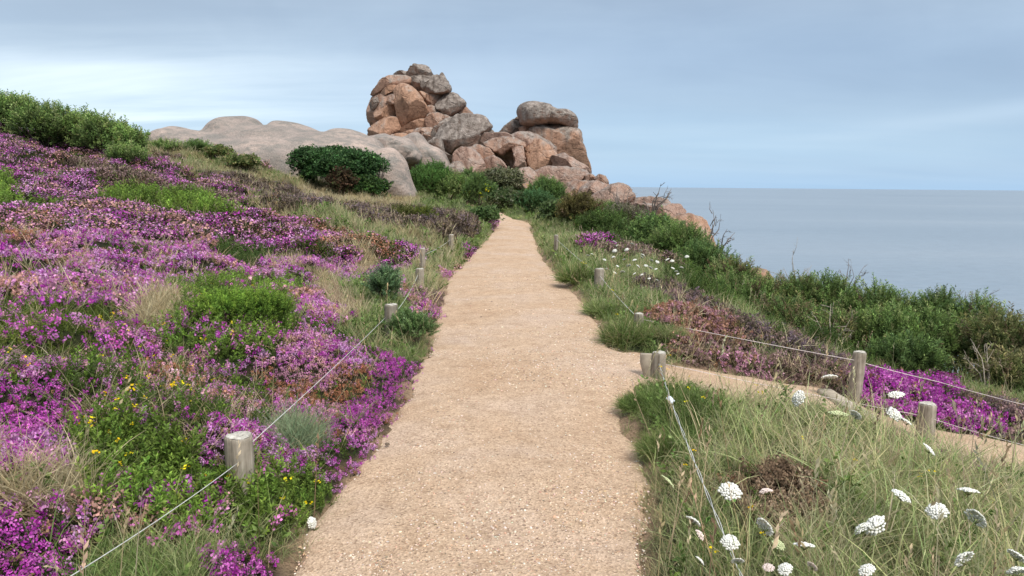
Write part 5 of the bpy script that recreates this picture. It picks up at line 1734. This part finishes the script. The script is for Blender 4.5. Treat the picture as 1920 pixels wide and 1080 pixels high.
def umbel(label, px, py, wpx, Y, tiltx, tilty, mat, group, kind=0, name='white_umbel'):
    top = at(px, py, Y)
    g = float(ground(np.array([top[0]]), np.array([top[1]]))[0])
    R = wpx / FPX * Y / 2 * 1.2
    h = max(top[2] - g, .08)
    rs = random.Random(int(px * 11 + py))
    off = np.array([rs.uniform(-.25, .25) * h, rs.uniform(-.1, .25) * h, 0])
    base = np.array([top[0], top[1], g]) + off
    root = empty(name, base)
    tag(root, label, 'flower', group)
    t = top - base
    sm = MB()
    neck = t - np.array([0, 0, R * .55])
    sm.add(tube([(0, 0, -.03), t * .45 + np.array([rs.uniform(-.02, .02), 0, 0]), neck], [.0032, .0026, .002], 5))
    for k in range(9):        # rays of the umbel
        a = 2 * PI * k / 9
        rim = t + np.array([math.cos(a) * R * .6, math.sin(a) * R * .6 - 0, 0])
        sm.add(tube([neck, rim], [.0014, .001], 3))
    for k in range(3):        # feathery leaves low on the stem
        p = t * rs.uniform(.1, .45)
        e = p + np.array([rs.uniform(-.06, .06), rs.uniform(-.06, .06), rs.uniform(.0, .05)])
        sm.add(tube([p, e], [.003, .001], 3))
    mesh_obj('stem', sm.V, sm.F, M_STEM, root)
    key = (kind, mat.name)
    if key not in HEADM:
        hd = mesh_obj('flower_head', HEADS[kind][0], HEADS[kind][1], mat, root, None, False)
        HEADM[key] = hd.data
    else:
        hd = bpy.data.objects.new('flower_head', HEADM[key]); COL.objects.link(hd); hd.parent = root
    hd.location = t
    hd.scale = (R, R, R)
    hd.rotation_euler = (tiltx + .22, tilty, rs.uniform(0, 6))
    return root


UG = 'white umbel flowers in the near grass'
W_, PK_, GR_ = M_UMBEL, M_UMBEL_PINK, M_UMBEL_GREEN
for lab, px, py, w, Y, tx, ty, mt, kd in [
    ('white umbel nodding above the side path, closest to the leaning grey post', 1555, 707, 24, 6.2, .2, .1, W_, 2),
    ('round white umbel against the sand of the side path', 1497, 747, 26, 5.4, .9, 0, W_, 0),
    ('flat white umbel in front of the purple heather, up left of the thick grey post', 1680, 740, 24, 5.6, -.1, .2, W_, 2),
    ('white umbel tilted left just left of the thick grey post', 1676, 776, 26, 5.3, .3, -.4, W_, 0),
    ('small white umbel tilted right beside the thick grey post', 1700, 791, 20, 5.3, .1, .5, W_, 2),
    ('white umbel seen edge on beside the timber edging', 1604, 778, 20, 5.4, .2, .9, W_, 2),
    ('cream umbel half hidden in grass in front of the timber edging', 1572, 776, 30, 5.2, -.1, .1, GR_, 2),
    ('white umbel hanging below the thick grey post', 1742, 843, 24, 4.6, .4, .5, W_, 2),
    ('cream white umbel beside yellow flowers near the path edge', 1252, 903, 26, 3.9, .5, -.5, GR_, 2),
    ('white umbel with a ragged rim left of the dry brown heather clump', 1369, 921, 34, 3.5, .2, .25, W_, 0),
    ('small pinkish white umbel on top of the dry brown heather clump', 1436, 922, 21, 3.5, .2, .0, PK_, 1),
    ('white umbel tilted left in the long grass right of the dry heather', 1690, 930, 30, 3.5, .2, .2, W_, 0),
    ('white umbel standing highest in the long grass near the right edge', 1816, 920, 30, 3.5, .0, .1, W_, 2),
    ('white umbel leaning left of the round right hand one in the grass', 1757, 958, 31, 3.3, .35, .1, W_, 0),
    ('fully round white umbel facing the viewer near the right edge', 1830, 972, 34, 3.2, .9, .1, W_, 1),
    ('largest white umbel, right half of the double head', 1640, 986, 38, 3.1, .6, .1, W_, 1),
    ('white umbel joined to the left of the largest one', 1616, 992, 28, 3.12, .6, -.2, W_, 1),
    ('white umbel tilted towards the path below the dry heather', 1434, 988, 32, 3.1, .9, .4, W_, 0),
    ('white umbel close to the double wire, near the path', 1300, 977, 24, 3.3, .5, -.3, W_, 0),
    ('pink tinged umbel close to the path edge', 1312, 1004, 20, 3.15, .7, .1, PK_, 1),
    ('white umbel touching the double wire', 1369, 1017, 28, 3.0, .25, .25, W_, 0),
    ('white umbel tilted right under the double wire at the bottom', 1383, 1052, 20, 2.85, .2, .8, W_, 2),
    ('small white umbel at the bottom left of the double wire', 1312, 1051, 17, 2.9, .6, -.2, W_, 0),
    ('flat white umbel seen from the side in the straw', 1508, 1022, 32, 2.95, .0, .25, W_, 2),
    ('small white umbel tilted right near the bottom in the straw', 1472, 1067, 24, 2.8, .1, .5, W_, 2),
    ('narrow white umbel seen edge on at the bottom in the straw', 1523, 1062, 18, 2.8, .2, 1.1, PK_, 2),
    ('white umbel tilted right at the bottom below the double head', 1625, 1069, 27, 2.75, .1, .5, W_, 2),
    ('big round white umbel near the bottom right corner', 1808, 1050, 35, 2.8, .9, .0, W_, 1),
    ('white umbel cut by the right edge of the view', 1906, 1043, 30, 2.8, .5, .3, W_, 0),
    ('white umbel in the very bottom right corner', 1908, 1073, 32, 2.7, .5, .0, W_, 1),
    ('greenish unopened umbel in the straw below the dry heather', 1460, 1021, 22, 2.95, .2, -.1, GR_, 2),
    ('pale dull umbel low in the straw at the bottom', 1441, 1064, 18, 2.8, .1, 0, PK_, 2),
    ('lone white umbel beside the gravel at the left edge of the path', 585, 980, 19, 3.1, .9, .1, W_, 0)]:
    q = hit(px, py, .26 if px > 700 else .07)
    umbel(lab, px, py, w, float(q[1]), tx, ty, mt, UG, kd)
FG = 'small white umbels in the pale grass by the sea'
for u_, v_ in [(433, 515), (452, 543), (520, 572), (560, 530), (620, 575), (637, 612), (630, 625), (433, 580), (425, 625), (360, 645), (240, 612), (270, 603), (500, 643),
               (577, 648), (535, 685), (603, 692), (660, 688), (695, 702), (700, 647), (743, 660), (732, 712), (815, 642), (850, 652), (855, 705), (880, 728), (890, 748),
               (918, 702), (955, 622), (490, 730), (577, 745), (630, 752), (683, 780), (735, 792), (435, 738), (380, 712), (455, 690)]:
    px, py = 1040 + u_ / 3.857, 320 + v_ / 3.857
    q = hit(px, py, .38)
    umbel('small white umbel among the others in the pale grass right of the path', px, py, random.uniform(4.8, 7.4), float(np.clip(q[1], 9, 22)), random.uniform(.1, .5), random.uniform(-.3, .3), W_, FG, random.choice([0, 1, 2]))

# yellow ragwort plants
def ragwort(label, px, py, Y, w, n, group=None):
    top = at(px, py, Y)
    g = float(ground(np.array([top[0]]), np.array([top[1]]))[0])
    root = empty('yellow_flower', (top[0], top[1], g))
    tag(root, label, 'flower', group)
    h = max(top[2] - g, .1)
    mb = MB(); yb = Buf()
    R = w / FPX * Y / 2
    mb.add(tube([(0, 0, -.03), (0.01, 0, h * .5), (0, 0, h)], [.005, .004, .003], 5))
    pos = np.column_stack([RNG.normal(0, R * .5, n), RNG.normal(0, R * .5, n), h + RNG.normal(0, R * .3, n)])
    for p in pos: mb.add(tube([(0, 0, h * .75), p], [.002, .0015], 3))
    lf = Buf()
    M = 26
    zz = RNG.uniform(.05, .95, M) * h
    lf.emit(PR['leafy'], np.column_stack([np.zeros(M), np.zeros(M), zz]), .08, pick(GRN, M), pick(GRN, M), .9)
    yb.emit(PR['blossom'], pos, R * .55, pick(YELLOW, n), pick(YELLOW, n))
    mesh_obj('stem', mb.V, mb.F, M_STEM, root)
    lf.build('leaves', M_LEAF, root)
    yb.build('flower_head', M_PETAL, root)


ragwort('yellow ragwort in front of the small grey post right of the path', 1096, 494, 11.6, 11, 9)
ragwort('tall green stem with a few yellow buds left of the round white umbel', 1474, 722, 5.0, 10, 5)
ragwort('single yellow flower head against the squat pink boulder', 990, 347, 40, 10, 7)

# small dark stick and clod on the gravel
p_ = [on_path(*q_) + np.array([0, 0, .012]) for q_ in ((912, 852), (900, 864), (890, 882), (886, 902))]
o = mesh_obj('dry_stem', *[(np.array(v_) - p_[0]) if i_ == 0 else v_ for i_, v_ in enumerate(tube(p_, [.0018, .002, .002, .0012], 5))], M_STRAW_TWIG)
o.location = p_[0]
tag(o, 'thin curved dry stem lying on the gravel in the middle of the path', 'dry stem')


def clod(label, px, py, s):
    p = on_path(px, py)
    rs = random.Random(int(px))
    bm = bmesh.new(); bmesh.ops.create_icosphere(bm, subdivisions=2, radius=s)
    for v in bm.verts:
        v.co *= rs.uniform(.75, 1.2); v.co.z *= .6
    me = bpy.data.meshes.new('clod'); bm.to_mesh(me); bm.free()
    me.materials.append(M_BARK)
    o = bpy.data.objects.new('clod', me); COL.objects.link(o); o.location = (p[0], p[1], p[2] + .012)
    tag(o, label, 'clod')


clod('dark clod of earth on the gravel near the left edge of the path', 726, 836, .016)
clod('small dark crumb lying alone in the middle of the path', 902, 597, .02)

# ------------------------------------------------------------------ light, sky, camera
SUN_EL, SUN_AZ = math.radians(50), math.radians(150)     # azimuth clockwise from +Y: behind the viewer, to the right
w = bpy.data.worlds.new('World'); scene.world = w
w.use_nodes = True
nt = w.node_tree
nt.nodes.clear()
out = nt.nodes.new('ShaderNodeOutputWorld')
sky = nt.nodes.new('ShaderNodeTexSky')
sky.sky_type = 'NISHITA'; sky.sun_disc = False
sky.sun_elevation = SUN_EL; sky.sun_rotation = SUN_AZ
bg1 = nt.nodes.new('ShaderNodeBackground'); bg1.inputs['Strength'].default_value = 0.10
nt.links.new(sky.outputs[0], bg1.inputs['Color'])
tc = nt.nodes.new('ShaderNodeTexCoord')
D = tc.outputs['Generated']
sp = nt.nodes.new('ShaderNodeSeparateXYZ'); nt.links.new(D, sp.inputs[0])
el = sp.outputs[2]
az = mathn(nt, 'ARCTAN2', sp.outputs[0], sp.outputs[1])     # 0 ahead, + to the right
# cloud sheet projected on a plane overhead, so streaks flatten towards the horizon
zc = mathn(nt, 'MAXIMUM', mathn(nt, 'ADD', el, 0.10), 0.03)
cmb = nt.nodes.new('ShaderNodeCombineXYZ')
nt.links.new(mathn(nt, 'DIVIDE', sp.outputs[0], zc), cmb.inputs[0])
nt.links.new(mathn(nt, 'DIVIDE', sp.outputs[1], zc), cmb.inputs[1])
mp = nt.nodes.new('ShaderNodeMapping'); mp.inputs['Scale'].default_value = (0.28, 0.75, 1); mp.inputs['Rotation'].default_value = (0, 0, math.radians(-10))
nt.links.new(cmb.outputs[0], mp.inputs['Vector'])
c1 = noise_tex(nt, mp.outputs[0], 1.0, 6, 0.55, 0.3)
mp2 = nt.nodes.new('ShaderNodeMapping'); mp2.inputs['Scale'].default_value = (0.26, 0.34, 1); mp2.inputs['Location'].default_value = (3.1, 1.2, 0)
nt.links.new(cmb.outputs[0], mp2.inputs['Vector'])
c2 = noise_tex(nt, mp2.outputs[0], 1.0, 3, 0.5)
# horizon-to-zenith veil of cloud
base = ramp(nt, el, [(0.0, (.155, .25, .37)), (0.05, (.148, .225, .325)), (0.13, (.145, .195, .265)), (0.26, (.142, .176, .22)), (0.5, (.38, .42, .48)), (1.0, (.72, .75, .80))])
white = (.385, .43, .455)
# the white streaks gather low on the left
leftw = ramp(nt, mathn(nt, 'MULTIPLY_ADD', az, 1.0), [(0, 0), (1, 0)]) if False else None
lf = nt.nodes.new('ShaderNodeMapRange'); lf.inputs['From Min'].default_value = -0.05; lf.inputs['From Max'].default_value = -0.5
nt.links.new(az, lf.inputs['Value'])
lowb = ramp(nt, el, [(0.0, 0.7), (0.11, 1.0), (0.17, 0.35), (0.24, 0.12), (1.0, 0.12)])
st = ramp(nt, c1, [(0.42, 0), (0.62, 1)])
amt = mathn(nt, 'MULTIPLY', mathn(nt, 'MULTIPLY', st, lowb), mathn(nt, 'MULTIPLY_ADD', lf.outputs[0], 0.75))
amt_n = nt.nodes.new('ShaderNodeMath'); amt_n.operation = 'MULTIPLY_ADD'; amt_n.inputs[1].default_value = .98; amt_n.inputs[2].default_value = .07
nt.links.new(lf.outputs[0], amt_n.inputs[0])
amt = mathn(nt, 'MULTIPLY', mathn(nt, 'MULTIPLY', st, lowb), amt_n.outputs[0], True)
col = mixc(nt, amt, base, white)
col = mixc(nt, ramp(nt, el, [(0.0, .2), (.10, .6), (.16, 1.0)]), col, ramp(nt, c2, [(0.34, (.80, .83, .87)), (0.66, (1.20, 1.17, 1.12))]), 'MULTIPLY')
mot = noise_tex(nt, mp2.outputs[0], 2.6, 5, .6, .6)
mot2 = noise_tex(nt, D, 5.0, 4, .55, .4)
col = mixc(nt, ramp(nt, el, [(0.0, 0.0), (.08, .35), (.16, 1.0)]), col, mixc(nt, 1.0, ramp(nt, mot, [(.32, (.90, .91, .93)), (.68, (1.10, 1.09, 1.07))]), ramp(nt, mot2, [(.34, (.93, .94, .95)), (.66, (1.07, 1.06, 1.05))]), 'MULTIPLY'), 'MULTIPLY')
# soft grey veil over the upper left
vl = ramp(nt, el, [(0.0, .15), (0.10, .35), (0.16, .15), (0.3, 0)])
col = mixc(nt, mathn(nt, 'MULTIPLY', lf.outputs[0], vl), col, (.40, .46, .50))
gv = mathn(nt, 'MULTIPLY', lf.outputs[0], ramp(nt, el, [(0.1, 0.0), (0.22, .55), (1, .3)]))
col = mixc(nt, gv, col, (.165, .195, .23))
def gauss(a0, e0, slope, sa, se, amp):
    da = mathn(nt, 'SUBTRACT', az, a0)
    de = mathn(nt, 'SUBTRACT', mathn(nt, 'SUBTRACT', el, e0), mathn(nt, 'MULTIPLY', da, slope))
    q = mathn(nt, 'ADD', mathn(nt, 'POWER', mathn(nt, 'ABSOLUTE', mathn(nt, 'DIVIDE', da, sa)), 2.0), mathn(nt, 'POWER', mathn(nt, 'ABSOLUTE', mathn(nt, 'DIVIDE', de, se)), 2.0))
    g = mathn(nt, 'EXPONENT', mathn(nt, 'MULTIPLY', q, -1.0))
    return mathn(nt, 'MULTIPLY', mathn(nt, 'MULTIPLY', g, ramp(nt, c1, [(0.25, .45), (0.6, 1.0)])), amp)


# a thin pale bar of cloud out to sea, a brighter bank on the left and a darker one overhead
col = mixc(nt, gauss(.56, .085, .12, .16, .011, .30), col, (.29, .355, .43))
col = mixc(nt, gauss(-.10, .12, .1, .22, .05, .45), col, (.29, .345, .41))
col = mixc(nt, gauss(.34, .15, -.08, .34, .07, .60), col, (.145, .195, .27))
col = mixc(nt, gauss(-.56, .125, .05, .16, .016, .45), col, (.42, .465, .49))
bg2 = nt.nodes.new('ShaderNodeBackground'); bg2.inputs['Strength'].default_value = 1.0
nt.links.new(col, bg2.inputs['Color'])
# the cloud is thinner and brighter high up, towards the hidden sun
mx = nt.nodes.new('ShaderNodeMixShader'); mx.inputs[0].default_value = 0.86
nt.links.new(bg1.outputs[0], mx.inputs[1]); nt.links.new(bg2.outputs[0], mx.inputs[2])
nt.links.new(mx.outputs[0], out.inputs[0])

sl = bpy.data.lights.new('sun', 'SUN'); sl.energy = 1.5; sl.angle = math.radians(14); sl.color = (1.0, .95, .87)
so = bpy.data.objects.new('sun', sl); COL.objects.link(so)
dsun = Vector((math.sin(SUN_AZ) * math.cos(SUN_EL), math.cos(SUN_AZ) * math.cos(SUN_EL), math.sin(SUN_EL)))
so.rotation_euler = (-dsun).to_track_quat('-Z', 'Y').to_euler()
so.location = (5, -5, 20)

cam = bpy.data.cameras.new('camera')
cam.sensor_width = 36; cam.lens = FPX / 1920 * 36
cam.clip_start = .05; cam.clip_end = 100000
co = bpy.data.objects.new('camera', cam); COL.objects.link(co)
Mx = Matrix(((_r[0], _u[0], -_f[0], CAMP[0]), (_r[1], _u[1], -_f[1], CAMP[1]), (_r[2], _u[2], -_f[2], CAMP[2]), (0, 0, 0, 1)))
co.matrix_world = Mx
scene.camera = co
scene.render.engine = 'CYCLES'
scene.cycles.max_bounces = 6
scene.cycles.diffuse_bounces = 3
scene.cycles.transparent_max_bounces = 4
scene.cycles.use_denoising = True
vs = scene.view_settings
vs.view_transform = 'Standard'; vs.look = 'None'; vs.gamma = 1; vs.exposure = 1.3
vs.use_curve_mapping = False
